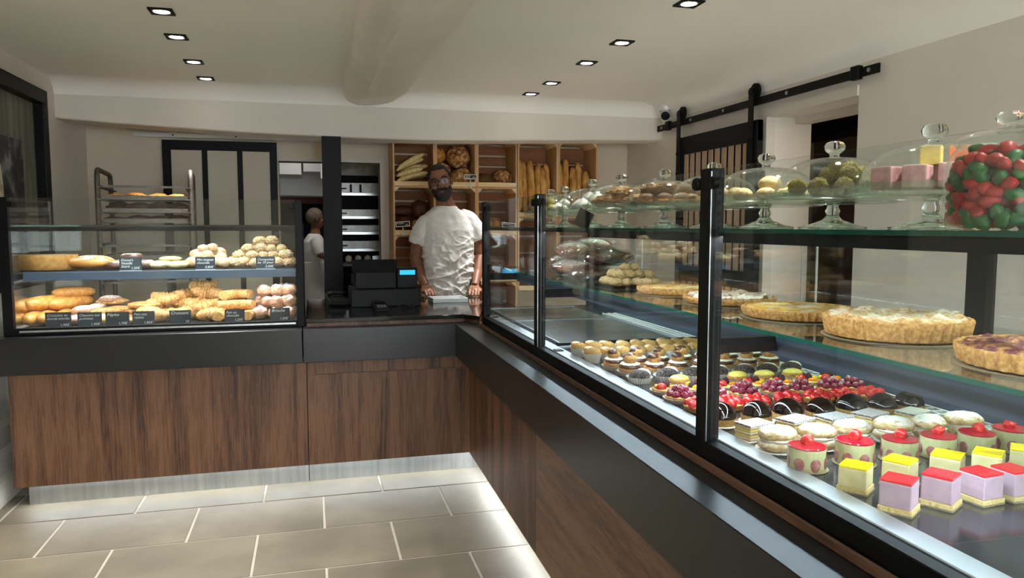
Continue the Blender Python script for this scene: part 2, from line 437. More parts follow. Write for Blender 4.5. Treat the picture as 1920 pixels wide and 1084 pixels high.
for y in ys:
    tap = 1 if y < 5.2 else max(.35, 1-(y-5.2)*.75)
    crs = 1 if y < 4.6 else max(0, 1-(y-4.6)*1.1)
    rs.append([(.44+(x-.44)*(.55+.45*tap)+.016*nz((x*3, y*1.3, 0), 1.4, 3)-(1-tap)*.02, y, 2.40-(2.40-(z if not .35 < x < .39 else z*crs+2.266*(1-crs)))*(.6+.4*tap)+.007*nz((x*4, y*2, 1), 1.5, 5)) for x, z in prof]+[(.68, y, 2.45), (.215, y, 2.45)])
mb.rings(rs)
struct('beam_ceiling', mb, 'plaster_beam', 'irregular white plastered ceiling beam running to the back', smooth=50)
sof = [(-1.70, 2.125), (-1.3, 2.10), (-.86, 2.081), (-.4, 2.062), (.075, 2.051), (.5, 2.047), (.86, 2.048), (1.3, 2.058), (1.7, 2.071), (2.2, 2.086), (2.83, 2.105)]
mb = MB()
mb.rings([[(x, 5.70, z+.008), (x, 5.708, z), (x, 5.96, z), (x, 5.96, 2.45), (x, 5.70, 2.45)] for x, z in sof])
struct('beam_soffit', mb, 'plaster_wall', 'long white plastered soffit beam across the back', smooth=40)
mb = MB().extr([(5.72, ZC+.02), (5.72, ZC-.13)]+[(5.705-.17*(1-math.cos(a)), ZC-.13+.13*math.sin(a)) for a in [q*PI/2/8 for q in range(9)]], XL, XW)
struct('trim_soffit', mb, 'plaster_ceiling', 'soft plaster fillet above the soffit', smooth=60)
# walls
struct('wall_left', MB().box(XL-.2, XL, YF-.1, YB+.2, -.1, ZC+.1), 'plaster_wall', 'white plaster wall behind the framed picture')
ox0, ox1, oz = -.246, .565, 1.925
mb = MB().box(XL-.1, ox0, YB, YB+.18, -.1, ZC+.1).box(ox1, XW+.1, YB, YB+.18, -.1, ZC+.1).box(ox0, ox1, YB, YB+.18, oz, ZC+.1)
struct('wall_back', mb, 'plaster_back', 'white plaster back wall with the kitchen opening')
dy0, dy1, dz = 3.40, 4.215, 2.09
mb = MB().box(XW, XW+.32, YF-.1, dy0, -.1, ZC+.1).box(XW, XW+.32, dy1, YB+.2, -.1, ZC+.1).box(XW, XW+.32, dy0, dy1, dz, ZC+.1)
struct('wall_right', mb, 'plaster_wall', 'white plaster wall with the sliding door')
# unseen front wall; glazed opening added for daylight, kept out of the case reflections
mb = MB().box(XL-.1, -.1, YF-.2, YF, -.1, ZC+.1).box(2.65, XW+.1, YF-.2, YF, -.1, ZC+.1).box(-.1, 2.65, YF-.2, YF, -.1, .2).box(-.1, 2.65, YF-.2, YF, 2.28, ZC+.1)
struct('wall_front', mb, 'plaster_wall', 'front wall of the shop around the window')
w1 = MB().box(-.1, 2.65, YF-.13, YF-.08, .2, .26).box(-.1, 2.65, YF-.13, YF-.08, 2.22, 2.28)
for x in (-.1, 1.24, 2.59): w1.box(x, x+.06, YF-.13, YF-.08, .26, 2.22)
w1 = struct('window_added', w1, 'black_metal', 'unseen black framed window added to let daylight in')
for x in (-.04, 1.30): MB().box(x, x+1.28, YF-.11, YF-.10, .26, 2.22).build('pane', 'pane_glass', w1)
struct('ground_street', MB().box(-8, 8, -12, YF-.2, -.15, -.02), 'grout', 'unseen pavement slab added to block light from below')  # slab added outside so the sky does not light the ceiling from below
struct('baseboard_left', MB().extr([(XL, 0), (XL+.12, 0), (XL+.12, .12), (XL+.09, .135), (XL+.09, .22), (XL+.05, .24), (XL+.05, .34), (XL, .36)], 4.1, 4.6, 'y'), 'white_paint', 'stepped white moulding at the foot of the wall')
# door casing of the kitchen opening
mb = MB().box(ox1, ox1+.03, YB-.012, YB+.1, 0, oz+.03).box(ox0, ox1, YB-.012, YB+.1, oz, oz+.03)
struct('trim_opening', mb, 'white_paint', 'narrow white casing of the kitchen opening')
mb = MB().box(XW-.012, XW+.05, dy0-.0, dy1+.045, dz-.005, dz+.05).box(XW-.012, XW+.05, dy1-.005, dy1+.045, 0, dz-.005).box(XW+.2, XW+.3, dy0, dy1, dz-.04, dz)
struct('trim_doorway', mb, 'white_paint', 'white casing of the side doorway')
# dim room behind the side doorway
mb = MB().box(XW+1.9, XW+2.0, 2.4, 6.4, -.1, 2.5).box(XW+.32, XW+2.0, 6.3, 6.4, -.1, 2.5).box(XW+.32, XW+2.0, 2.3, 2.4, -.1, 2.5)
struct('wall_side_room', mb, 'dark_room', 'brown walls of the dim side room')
struct('ceiling_side_room', MB().box(XW+.32, XW+2.0, 2.3, 6.4, 2.40, 2.5), 'plaster_wall', 'ceiling of the dim side room')
struct('beam_side_room', MB().box(XW+1.2, XW+1.42, 2.4, 6.3, 2.12, 2.40), 'black_matte', 'black beam in the dim side room')
# black structural post carrying the soffit
struct('column_black', MB().box(.087, .222, 5.68, 5.82, 0, 2.053), 'black_metal', 'square black steel post under the soffit', bevel=.003)
# kitchen shell
mb = MB().box(-1.5, -1.4, YB+.18, 11, -.1, 2.9).box(1.3, 1.4, YB+.18, 11, -.1, 2.9).box(-1.5, 1.4, 11, 11.1, -.1, 2.9).box(-1.5, 1.4, YB+.10, YB+.2, 2.5, 2.9)
struct('wall_kitchen', mb, 'white_paint', 'pale kitchen walls beyond the opening')
struct('ceiling_kitchen', MB().box(-1.5, 1.4, YB+.18, 11.1, 2.8, 2.9), 'white_paint', 'pale kitchen ceiling')

# =================================================================== DOWNLIGHTS
def downlight(x, y, label):
    t = thing('downlight', label, 'downlight', (x, y, ZC), 0, 'recessed square ceiling downlights')
    h, w = .052, .014
    b = MB().box(-h, h, -h, -h+w, -.008, .004).box(-h, h, h-w, h, -.008, .004).box(-h, -h+w, -h+w, h-w, -.008, .004).box(h-w, h, -h+w, h-w, -.008, .004)
    b.build('bezel', 'black_metal', t)
    MB().lathe([(.036, -.006), (.050, -.006), (.050, -.001), (.036, -.001), (.036, -.006)], 20, cap=False).build('inner_ring', 'steel', t)
    MB().lathe([(.034, -.002), (.034, .002)], 20).build('lamp', 'lamp_disc', t)
    L = bpy.data.lights.new('downlight_lamp', 'SPOT'); L.energy = SPOT_W; L.color = (1, .97, .93); L.spot_size = math.radians(84); L.spot_blend = 1.0; L.shadow_soft_size = .034
    lo = bpy.data.objects.new('downlight_lamp', L); COL.objects.link(lo); lo.parent = t; lo.location = (0, 0, -.02)
for i, (x, y) in enumerate([(-.639, 3.802), (-.653, 4.283), (-.657, 4.897), (-.656, 5.42)]):
    downlight(x, y, 'square black downlight, %s of the four on the picture side' % ['frontmost', 'second from front', 'third from front', 'hindmost'][i])
for i, (x, y) in enumerate([(1.627, 3.069), (1.625, 3.802), (1.619, 4.318), (1.612, 4.979), (1.594, 5.42)]):
    downlight(x, y, 'square black downlight, %s of the five by the sliding door wall' % ['frontmost', 'second from front', 'middle one', 'fourth from front', 'hindmost'][i])
for i, (x, y) in enumerate([(-.64, 2.9), (-.64, 1.8), (-.64, .7), (-.64, -.5), (-.64, -1.6), (1.63, 2.0), (1.63, 1.0), (1.63, -.1), (1.63, -1.2)]):  # out-of-view downlights added to raise the ambient light
    downlight(x, y, 'unseen fill downlight added towards the window, %s from the window on the %s side' % (['fifth', 'fourth', 'third', 'second', 'first', 'fourth', 'third', 'second', 'first'][i], 'picture' if x < 0 else 'case'))

# =================================================================== COUNTER CABINETS
ZL0, ZL1 = .680, .860      # stone ledge
ct = thing('counter_cabinet', 'walnut fronted counter cabinet below the viennoiserie case', 'cabinet', (-.75, 4.1, 0))
O = ct.location
MB().box(-1.44, -.042, 4.09, 4.11, .115, ZL0+.02).build('front_panel', 'walnut', ct, org=O)
MB().box(-1.44, -.042, 4.112, 4.85, .115, .828).box(-1.44, -.046, 4.176, 4.80, .828, .859).build('body', 'black_matte', ct, org=O)
MB().box(-1.40, -.042, 4.165, 4.175, 0, .113).build('plinth', 'brushed_steel', ct, org=O)
MB().box(-1.40, -.05, 4.140, 4.162, .1125, .1145).build('led_strip', 'led_plinth', ct, org=O)
ct = thing('counter_cabinet', 'walnut fronted cash desk cabinet with a long narrow drawer', 'cabinet', (.4, 4.1, 0))
O = ct.location
MB().box(-.038, .855, 4.09, 4.11, .115, .606).box(-.038, .004, 4.09, 4.11, .606, ZL0+.02).build('front_panel', 'walnut', ct, org=O)
dr = MB().box(.008, .855, 4.09, 4.108, .610, ZL0-.004).build('drawer', 'walnut', ct, org=O)
MB().box(.006, .010, 4.087, 4.10, .608, ZL0-.004).box(.006, .855, 4.087, 4.10, .606, .609).box(.006, .855, 4.087, 4.10, ZL0-.006, ZL0-.003).build('edge_trim', 'walnut_x', dr, org=(0,0,0)).location = -Vector(O)
MB().box(-.038, .86, 4.112, 5.0, .115, .828).build('body', 'black_matte', ct, org=O)
MB().box(-.038, .93, 4.165, 4.175, 0, .113).build('plinth', 'brushed_steel', ct, org=O)
MB().box(-.03, .90, 4.140, 4.162, .1125, .1145).build('led_strip', 'led_plinth', ct, org=O)
# right counter, in its own slightly turned frame
def rthing(name, label, cat, b, group=None): return thing(name, label, cat, RL(*b), RA, group)
b = (.9, 3.4, 0); ct = rthing('counter_cabinet', 'walnut fronted corner cabinet with upright grain beside the cash desk', 'cabinet', b)
MB().box(.84, .86, 3.72, 4.078, .115, ZL0+.02).build('front_panel', 'walnut', ct, org=b)
MB().box(.84, .86, 2.722, 3.716, .115, ZL0+.02).build('front_panel', 'walnut', ct, org=b)
MB().box(.862, 1.66, 2.722, 4.05, .115, .828).box(.905, 1.66, 2.722, 4.05, .828, .859).build('body', 'black_matte', ct, org=b)
MB().box(.915, .925, 2.72, 4.16, 0, .113).build('plinth', 'brushed_steel', ct, org=b)
MB().box(.891, .912, 2.72, 4.12, .1125, .1145).build('led_strip', 'led_plinth', ct, org=b)
b = (.9, 1.4, 0); ct = rthing('counter_cabinet', 'long walnut counter cabinet with lengthwise grain below the cakes', 'cabinet', b)
MB().box(.84, .86, .1, 2.718, .115, ZL0+.02).build('front_panel', 'walnut_long', ct, org=b)
MB().box(.862, 1.66, .1, 2.718, .115, .828).box(.905, 1.66, .1, 2.718, .828, .859).build('body', 'black_matte', ct, org=b)
MB().box(.915, .925, .1, 2.718, 0, .113).build('plinth', 'brushed_steel', ct, org=b)
MB().box(.891, .912, .1, 2.718, .1125, .1145).build('led_strip', 'led_plinth', ct, org=b)
# stone ledges
def ledge(label, mb, b, rz=0):
    o = mb.build('stone_ledge', 'slate', None, org=b, bevel=.002, seg=1); o.location = b; tag(o, label, 'ledge', 'dark slate handbag ledges along the counters'); return o
b = (-.75, 4.1, ZL0); ledge('dark slate ledge below the viennoiserie case', MB().extr([(4.05, ZL0), (4.085, ZL0), (4.085, ZL1-.03), (4.17, ZL1-.03), (4.17, ZL1), (4.05, ZL1)], -1.62, -.059), b)
b = (.35, 4.1, ZL0); ledge('dark slate ledge below the cash desk worktop', MB().extr([(4.05, ZL0), (4.085, ZL0), (4.085, ZL1-.03), (4.17, ZL1-.03), (4.17, ZL1), (4.05, ZL1)], -.055, .90), b)
def rledge(label, y0, y1):
    b = RL(.8, (y0+y1)/2, ZL0); m = MB().extr([(.757, ZL0), (.79, ZL0), (.79, ZL1-.03), (.90, ZL1-.03), (.90, ZL1), (.757, ZL1)], y0, y1, 'y')
    o = m.build('stone_ledge', 'slate', None, org=(.8, (y0+y1)/2, ZL0), bevel=.002, seg=1); o.location = b; o.rotation_euler.z = RA
    tag(o, label, 'ledge', 'dark slate handbag ledges along the counters')
rledge('short dark slate ledge at the inner corner of the counters', 2.908, 4.045)
rledge('long dark slate ledge in front of the cake case', .1, 2.904)

# =================================================================== CASH DESK WORKTOP
b = (.4, 4.7, .86)
wk = thing('cash_worktop', 'glossy black worktop of the cash desk on a walnut riser', 'worktop', b)
MB().prism([(-.04, 4.112), (.815, 4.112), (.885, 3.99), (.985, 4.36), (1.22, 4.36), (1.22, 5.24), (-.04, 5.24)], .882, .905).build('top', 'black_stone', wk, org=b, bevel=.003)
MB().prism([(-.035, 4.128), (.825, 4.128), (.888, 4.02), (.985, 4.38), (1.2, 4.38), (1.2, 5.1), (-.03, 5.1)], .861, .881).build('riser', 'walnut', wk, org=b)

# =================================================================== LEFT DISPLAY CASE
b = (-.75, 4.5, .86)
lc = thing('display_case', 'black framed glass viennoiserie display case with a lit middle shelf', 'display case', b)
xa, xb, yf, yr, zt = -1.465, -.046, 4.142, 4.80, 1.540
for x0, x1 in ((xa, xa+.045), (xb-.038, xb)): MB().box(x0, x1, yf, yf+.035, .861, zt).build('post', 'black_metal', lc, org=b, bevel=.002, seg=1)
for x0, x1 in ((xa, xa+.03), (xb-.03, xb)): MB().box(x0, x1, yr-.03, yr, .861, 1.41).build('post', 'black_metal', lc, org=b)
MB().box(xa+.045, xb-.038, yf, yf+.03, .861, .897).build('bottom_rail', 'black_metal', lc, org=b, bevel=.002, seg=1)
MB().box(xa+.07, xb-.045, yf-.004, yf, .877, .886).build('rail_trim', 'brushed_steel', lc, org=b)
MB().box(xa+.045, xb-.038, yf+.012, yf+.018, .897, zt-.002).build('front_glass', 'pane_glass', lc, org=b)
MB().box(xa+.032, xa+.038, yf+.036, yr, .897, zt-.002).build('side_glass', 'pane_glass', lc, org=b)
MB().box(xb-.03, xb-.024, yf+.036, yr, .897, zt-.002).build('side_glass', 'pane_glass', lc, org=b)
MB().box(xa+.045, xb-.04, yr-.02, yr-.014, .897, 1.37).build('rear_glass', 'pane_glass', lc, org=b)
MB().box(xa+.031, xb-.031, yr-.03, yr, 1.372, 1.407).build('rear_beam', 'black_metal', lc, org=b)
MB().box(xa+.045, xb-.04, yf+.04, yr-.032, 1.397, 1.405).build('top_shelf', 'shelf_glass', lc, org=b)
MB().extr([(yf+.045, 1.379), (yf+.048, 1.379), (yf+.048, 1.384), (yf+.068, 1.384), (yf+.068, 1.396), (yf+.045, 1.396)], xa+.045, xb-.04).build('light_profile', 'black_metal', lc, org=b)
MB().box(xa+.06, xb-.06, yf+.050, yf+.066, 1.3825, 1.3835).build('led_strip', 'led', lc, org=b)
MB().box(xa+.045, xb-.04, yf+.045, yr-.03, .861, .886).build('deck', 'deck_steel', lc, org=b)
sh = MB().box(xa+.05, xb-.042, 4.30, yr-.03, 1.156, 1.164).build('shelf', 'shelf_glass', lc, org=b)
MB().box(xa+.05, xb-.042, 4.285, 4.30, 1.122, 1.166).box(xa+.05, xb-.042, 4.3005, 4.325, 1.126, 1.155).build('shelf_front', 'shelf_frame', lc, org=b, bevel=.002, seg=1)
MB().box(xa+.06, xb-.06, 4.301, 4.321, 1.1235, 1.125).build('led_strip', 'led', lc, org=b)
for x0 in (xa+.05, xb-.07): MB().box(x0, x0+.028, 4.302, yr-.03, 1.126, 1.155).build('shelf_bracket', 'black_metal', lc, org=b)
for x, s in ((xa+.022, 1), (xb-.02, -1)):
    MB().lathe([(.012, 0), (.014, .002), (.014, .012), (.012, .014)], 16, M=Matrix.Translation((x+s*.036, yf-.002, 1.505)) @ Matrix.Rotation(PI/2, 4, 'X')).build('clamp_knob', 'black_plastic', lc, org=b, smooth=40)

# =================================================================== RIGHT DISPLAY CASE
b = (1.2, 2.2, .86)
rc = rthing('display_case', 'long black framed glass pastry case with cakes and tarts', 'display case', b)
YP = [3.890, 2.872, 1.508, .14]
X0, XR, YE = .88, 1.66, 4.33
ZD = .916          # deck surface
for y in YP: MB().box(X0, X0+.036, y-.022, y+.022, .861, 1.527).build('post', 'black_metal', rc, org=b, bevel=.002, seg=1)
for y in YP[1:] : MB().box(X0+.002, X0+.0045, y-.0232, y-.0222, .90, 1.52).build('glazing_bead', 'steel', rc, org=b)
for y in YP:
    for s in (-1, 1):
        if y == YP[0] and s > 0: continue
        MB().lathe([(.010, 0), (.014, .003), (.015, .012), (.013, .016), (.004, .017)], 16, M=Matrix.Translation((X0+.010, y+s*.038, 1.494)) @ Matrix.Rotation(-PI/2, 4, 'Y')).build('clamp_knob', 'black_plastic', rc, org=b, smooth=40)
        MB().box(X0+.006, X0+.016, y+s*.030-.012, y+s*.030+.012, 1.484, 1.504).build('clamp', 'black_plastic', rc, org=b)
for ya, yb in ((YP[1]+.022, YP[0]-.022), (YP[2]+.022, YP[1]-.022), (YP[3]+.022, YP[2]-.022)):
    MB().box(X0, X0+.03, ya, yb, .878, .916).build('bottom_rail', 'black_metal', rc, org=b, bevel=.002, seg=1)
    MB().box(X0+.010, X0+.016, ya, yb, .912, 1.524).build('front_glass', 'pane_glass', rc, org=b)
MB().box(X0-.012, X0+.03, .1, 3.905, .861, .877).build('base_strip', 'walnut_long', rc, org=b)
MB().box(X0-.004, X0+.03, .1, 3.905, .8775, .8785).build('base_rail', 'black_metal', rc, org=b)
# end panes at the far, chamfered corner
mb = MB(); mb.prism([(.915, 3.905), (1.00, YE), (1.006, YE), (.921, 3.905)], .90, 1.39).build('end_glass', 'pane_glass', rc, org=b)
MB().box(1.0, XR, YE, YE+.006, .90, 1.39).build('end_glass', 'pane_glass', rc, org=b)
poly = [(.90, .1), (.90, 3.90), (.985, YE), (XR-.03, YE), (XR-.03, .1)]
MB().prism([(.92, .1), (.92, 3.90), (1.0, YE), (1.62, YE), (1.62, .1)], .862, ZD).build('deck', 'deck_steel', rc, org=b)
MB().box(X0+.031, .962, .1, 3.9, ZD-.03, ZD+.004).build('sill', 'sill_metal', rc, org=b, bevel=.002, seg=1)
MB().prism([(.905, .1), (.905, 3.90), (.985, YE), (XR-.03, YE), (XR-.03, .1)], 1.386, 1.394).build('top_shelf', 'shelf_glass', rc, org=b)
MB().box(.9035, .9045, .12, 3.9, 1.3862, 1.3938).build('polished_edge', 'green_edge', rc, org=b)
MB().box(XR-.03, XR, .1, YE, 1.333, 1.393).build('rear_beam', 'black_metal', rc, org=b)
MB().extr([(.906, 1.378), (.909, 1.378), (.909, 1.3805), (.932, 1.3805), (.932, 1.3855), (.906, 1.3855)], .1, 3.88, 'y').build('light_profile', 'black_metal', rc, org=b)
MB().box(.911, .930, .15, 3.86, 1.3792, 1.3802).build('led_strip', 'led', rc, org=b)
for y in YP[1:]: MB().box(XR-.03, XR, y-.03, y+.03, .861, 1.333).build('rear_post', 'black_metal', rc, org=b)
MB().box(XR-.03, XR, YE-.03, YE, .861, 1.333).build('rear_post', 'black_metal', rc, org=b)
for ya, yb in ((YP[1]+.031, YE-.031), (YP[2]+.031, YP[1]-.031), (YP[3]+.031, YP[2]-.031)):
    ym = (ya+yb)/2
    for k, (p, q) in enumerate(((ya, ym+.03), (ym-.03, yb))):
        xx = XR-.022+.012*k
        d = MB().box(xx, xx+.005, p, q, .93, 1.332).build('sliding_pane', 'pane_glass', rc, org=b)
        e = p if k else q
        MB().box(xx-.001, xx+.006, e-.002, e+.002, .93, 1.332).build('edge_profile', 'sill_metal', d, org=b)
# middle shelf with its slate-blue front beam, brackets and LED
ZS = 1.158
ms = MB().prism([(1.05, .1), (1.05, 3.90), (1.10, YE-.03), (XR-.04, YE-.03), (XR-.04, .1)], ZS-.008, ZS).build('shelf', 'shelf_glass', rc, org=b)
MB().box(1.048, 1.049, .1, 3.9, ZS-.0085, ZS).build('polished_edge', 'green_edge', ms, org=(0,0,0)).location = -Vector(b)
MB().extr([(1.06, ZS-.010), (1.10, ZS-.010), (1.10, ZS-.050), (1.080, ZS-.050), (1.074, ZS-.056), (1.070, ZS-.056)], .1, 3.9, 'y').build('shelf_front', 'shelf_frame', rc, org=b)
MB().box(1.081, 1.097, .15, 3.85, ZS-.0525, ZS-.051).build('led_strip', 'led_cool', rc, org=b)
for y in YP: MB().box(X0+.036, 1.075, y-.012, y+.012, ZS-.045, ZS-.011).build('shelf_bracket', 'black_metal', rc, org=b)
for y in YP[1:]: MB().box(1.10, XR-.03, y-.012, y+.012, ZS-.045, ZS-.011).build('shelf_bracket', 'black_metal', rc, org=b)
# deck fittings: divider bar, tray frames, rear air grille, small plugs on the sill
MB().box(.965, 1.60, 2.835, 2.862, ZD, ZD+.014).build('divider_bar', 'black_metal', rc, org=b)
MB().box(.965, 1.60, 2.80, 2.83, ZD, ZD+.004).build('divider_trim', 'sill_metal', rc, org=b)
for (y0, y1) in ((2.89, 3.62), (3.66, 4.2)):
    MB().box(.99, 1.50, y0, y1, ZD, ZD+.005).build('tray', 'tray_steel', rc, org=b)
    MB().box(.985, 1.505, y1, y1+.012, ZD, ZD+.008).box(.985, .992, y0, y1, ZD, ZD+.008).build('tray_rim', 'sill_metal', rc, org=b)
gr = MB().box(1.525, 1.532, .2, 3.8, ZD, ZD+.012).box(1.592, 1.60, .2, 3.8, ZD, ZD+.012).box(1.556, 1.562, .2, 3.8, ZD+.002, ZD+.012).build('air_grille', 'white_metal', rc, org=b)
sm = MB().box(0, .064, 0, .008, 0, .006).mesh('grille_bar'); sm.materials.append(M_['white_metal'])
for i in range(120):
    g = link('grille_bar', sm, None, gr); g.location = Vector((1.53, .2+i*.03, ZD+.005))-Vector(b)
MB().box(1.605, 1.62, .1, YE-.05, ZD, ZD+.06).build('deck_back', 'shelf_frame', rc, org=b)
for y in (2.72, 3.82): MB().box(.915, .945, y-.02, y+.02, ZD+.004, ZD+.008).build('sill_plug', 'black_plastic', rc, org=b)

# =================================================================== FRAMED PICTURE ON THE LEFT WALL
b = (XL, 4.6, 1.65)
pf = thing('framed_picture', 'large picture in a black frame on the side wall', 'picture', b)
y0, y1, z0, z1 = 3.75, 5.33, 1.05, 2.235
for a_, c_, e_, g_ in ((y0, y1, z1-.085, z1), (y0, y1, z0, z0+.085), (y0, y0+.085, z0+.085, z1-.085), (y1-.085, y1, z0+.085, z1-.085)):
    MB().box(XL, XL+.07, a_, c_, e_, g_).build('frame_member', 'black_metal', pf, org=b, bevel=.006)
m, nt, bs = base('picture_boards')
v = coords(nt, (1, 7, .5), False)
nt.links.new(ramp(nt, noi(nt, v, 2.5, 6, .65, .5), [(.3, '3c3f35'), (.5, '5d6052'), (.7, '7a7c70')]), bs.inputs['Base Color']); bs.inputs['Roughness'].default_value = .5
MB().box(XL, XL+.012, y0+.08, y1-.08, z0+.08, z1-.08).build('picture', 'picture_boards', pf, org=b)
nm('picture_dark', [(.38, '17181c'), (.52, '2c2e34'), (.66, '72747a')], 7, .5, rnd=False, detail=7)
MB().box(XL+.0125, XL+.0135, y0+.15, y1-.30, z0+.12, 1.90).build('painted_panel', 'picture_dark', pf, org=b)
nm('picture_pale', [(.35, '8f8678'), (.6, 'c9c2b4'), (.8, '7a4a3a')], 14, .4, rnd=False)
P = [(4.655+.06*math.cos(a)*(1+.35*nz((math.cos(a), math.sin(a), 0), 1.8, 4)), 1.60+.15*math.sin(a)*(1+.25*nz((math.cos(a), math.sin(a), 1), 2.2, 6))) for a in [2*PI*k/28 for k in range(28)]]
MB().extr(P, XL+.0136, XL+.0150).build('painted_patch', 'picture_pale', pf, org=b)

# =================================================================== BACK SLIDING DOOR AND RAIL
b = (-.68, 6.36, .02)
sd = thing('sliding_door', 'black framed sliding door with three pale panels before the kitchen', 'door', b)
x0, x1, z0, z1, ya, yb = -1.10, -.255, .02, 2.065, 6.335, 6.372
MB().box(x0, x1, ya, yb, z1-.075, z1).build('rail', 'black_metal', sd, org=b)
MB().box(x0, x1, ya, yb, z0, z0+.12).build('rail', 'black_metal', sd, org=b)
for p, q in ((x0, x0+.062), (x0+.285, x0+.325), (x0+.545, x0+.585), (x1-.055, x1)): MB().box(p, q, ya, yb, z0+.12, z1-.075).build('stile', 'black_metal', sd, org=b)
for p, q in ((x0+.062, x0+.285), (x0+.325, x0+.545), (x0+.585, x1-.055)): MB().box(p, q, ya+.012, yb-.004, z0+.12, z1-.075).build('panel', 'door_panel', sd, org=b)
b = (-.3, 6.38, 2.09)
rl = thing('door_rail', 'white sliding rail with roller brackets along the back wall', 'rail', b)
MB().box(-1.30, .70, 6.345, 6.385, 2.085, 2.120).build('track', 'white_metal', rl, org=b, bevel=.002, seg=1)
for x in (-1.02, -.56, -.12, .33):
    o = MB().box(x-.02, x+.02, 6.335, 6.40, 2.121, 2.145).build('bracket', 'white_metal', rl, org=b)
    MB().lathe([(.006, 0), (.006, .006)], 10, M=Matrix.Translation((x, 6.345, 2.103)) @ Matrix.Rotation(PI/2, 4, 'X')).build('bolt', 'black_metal', rl, org=b)

# =================================================================== BAKER'S TROLLEY
b = (-1.085, 5.72, 0)
rzt = math.radians(6.5)
tr = thing('tray_trolley', 'steel rack trolley holding trays of bread', 'trolley', b, rzt)
hw, hd = .275, .335
for sx in (-1, 1):
    x = sx*hw
    pts = [(x, -hd, .1), (x, -hd, 1.70)]+[(x, -hd+.06*(1-math.cos(a)), 1.70+.065*math.sin(a)) for a in (PI/6, PI/3, PI/2)]
    pts += [(x, hd-.06*(1-math.cos(a)), 1.70+.065*math.sin(a)) for a in (PI/2, PI/3, PI/6)]+[(x, hd, 1.70), (x, hd, .1)]
    MB().tube(pts, .016, 8).build('upright_hoop', 'trolley_steel', tr, smooth=50)
    for yy in (-hd, hd):
        c_ = MB().lathe([(.04, -.012), (.045, -.006), (.045, .006), (.04, .012)], 16, M=Matrix.Translation((x, yy, .045)) @ Matrix.Rotation(PI/2, 4, 'Y')).build('caster', 'black_plastic', tr, smooth=40)
        MB().box(x-.018, x+.018, yy-.02, yy+.02, .05, .11).build('caster_fork', 'steel', c_)
    MB().box(x-.012, x+.012, -hd, hd, .14, .165).build('base_rail', 'trolley_steel', tr)
levels = [1.675, 1.597, 1.513, 1.446, 1.29, 1.209, 1.05, .9, .75, .6, .45, .3]
for z in levels:
    for sx in (-1, 1):
        xx = sx*hw
        MB().box(min(xx-sx*.002, xx-sx*.035), max(xx-sx*.002, xx-sx*.035), -hd-.03, hd+.03, z-.028, z-.022).box(xx-.003, xx+.003, -hd-.03, hd+.03, z-.028, z-.006).build('tray_runner', 'trolley_steel', tr)
    MB().box(-hw+.03, hw-.03, -hd-.004, -hd+.006, z-.026, z-.012).build('cross_bar', 'trolley_steel', tr)
for i, (z, mt) in enumerate(((1.597, 'crust_gold'), (1.513, 'crust_dark'), (1.446, 'crust_dark'), (1.209, 'crust_dark'))):
    p = Vector((0, 0, z)); p.rotate(Matrix.Rotation(rzt, 3, 'Z'))
    ty = thing('baking_tray', 'steel baking tray on the rack trolley, %s level' % ['its second', 'its third', 'its fourth', 'its sixth'][i], 'tray', (b[0], b[1], z-.020), rzt, 'baking trays on the rack trolley')
    MB().box(-hw+.02, hw-.02, -hd+.0, hd, 0, .003).build('sheet', 'trolley_steel', ty)
    MB().box(-hw+.02, hw-.02, -hd-.002, -hd+.002, 0, .022).box(-hw+.02, hw-.02, hd-.002, hd+.002, 0, .022).build('rim', 'trolley_steel', ty)
    if i == 3: continue
    pr = tag(MB().blob((0, 0, .024), (.075, .06, .026), 18, 10, .25, 2.5, i, .75).build('bread_piece', mt, None, smooth=True), None, 'bread')
    sp, lb = [], []
    for j in range(3):
        for k in range(4):
            d = Vector((-.19+k*.127, -.22+j*.21, 0)); d.rotate(Matrix.Rotation(rzt, 3, 'Z'))
            sp.append(((b[0]+d.x, b[1]+d.y, z-.020+.004), random.uniform(-.5, .5), (random.uniform(.75, .98), random.uniform(.9, 1.1), random.uniform(.8, 1.5) if i == 1 else random.uniform(.6, 1))))
            lb.append('%s on the %s trolley tray, %s rank, %s from the picture wall' % (['golden flat bread', 'dark domed loaf', 'flat dark bread'][i], ['second', 'third', 'fourth'][i], ['front', 'middle', 'back'][j], NTH[k]))
    place(pr, sp, lb, 'bread on the %s trolley tray' % ['second', 'third', 'fourth'][i])

# =================================================================== CRATE SHELVES WITH BREAD
cf, cb = 6.05, 6.37
def crate(x0, x1, z0, z1, label):
    b = ((x0+x1)/2, (cf+cb)/2, z0)
    t = thing('wooden_crate', label, 'crate', b, 0, 'pine crates stacked as bread shelves')
    th = .014
    MB().box(x0, x0+th, cf, cb, z0, z1).build('side', 'pine_side', t, org=b)
    MB().box(x1-th, x1, cf, cb, z0, z1).build('side', 'pine_side', t, org=b)
    MB().box(x0+th, x1-th, cf+.012, cb, z1-.012, z1).build('top', 'pine_side', t, org=b)
    MB().box(x0+th, x1-th, cf+.012, cb, z0, z0+.016).build('bottom', 'pine_side', t, org=b)
    MB().box(x0+th, x1-th, cf, cf+.012, z0, z0+.036).build('front_lip', 'pine', t, org=b)
    n = 4; h = (z1-z0-.03)/n
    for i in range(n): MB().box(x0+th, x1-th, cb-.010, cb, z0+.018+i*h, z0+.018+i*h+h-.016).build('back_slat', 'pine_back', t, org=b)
    for sx, xx in ((1, x0+th), (-1, x1-th)):
        MB().add([(xx, cf, z1-.012), (xx+sx*.035, cf, z1-.012), (xx, cf, z1-.047), (xx, cf+.3, z1-.012), (xx+sx*.035, cf+.3, z1-.012), (xx, cf+.3, z1-.047)],
                 [(0, 1, 2), (3, 5, 4), (0, 3, 4, 1), (1, 4, 5, 2), (2, 5, 3, 0)]).build('corner_block', 'pine', t, org=b)
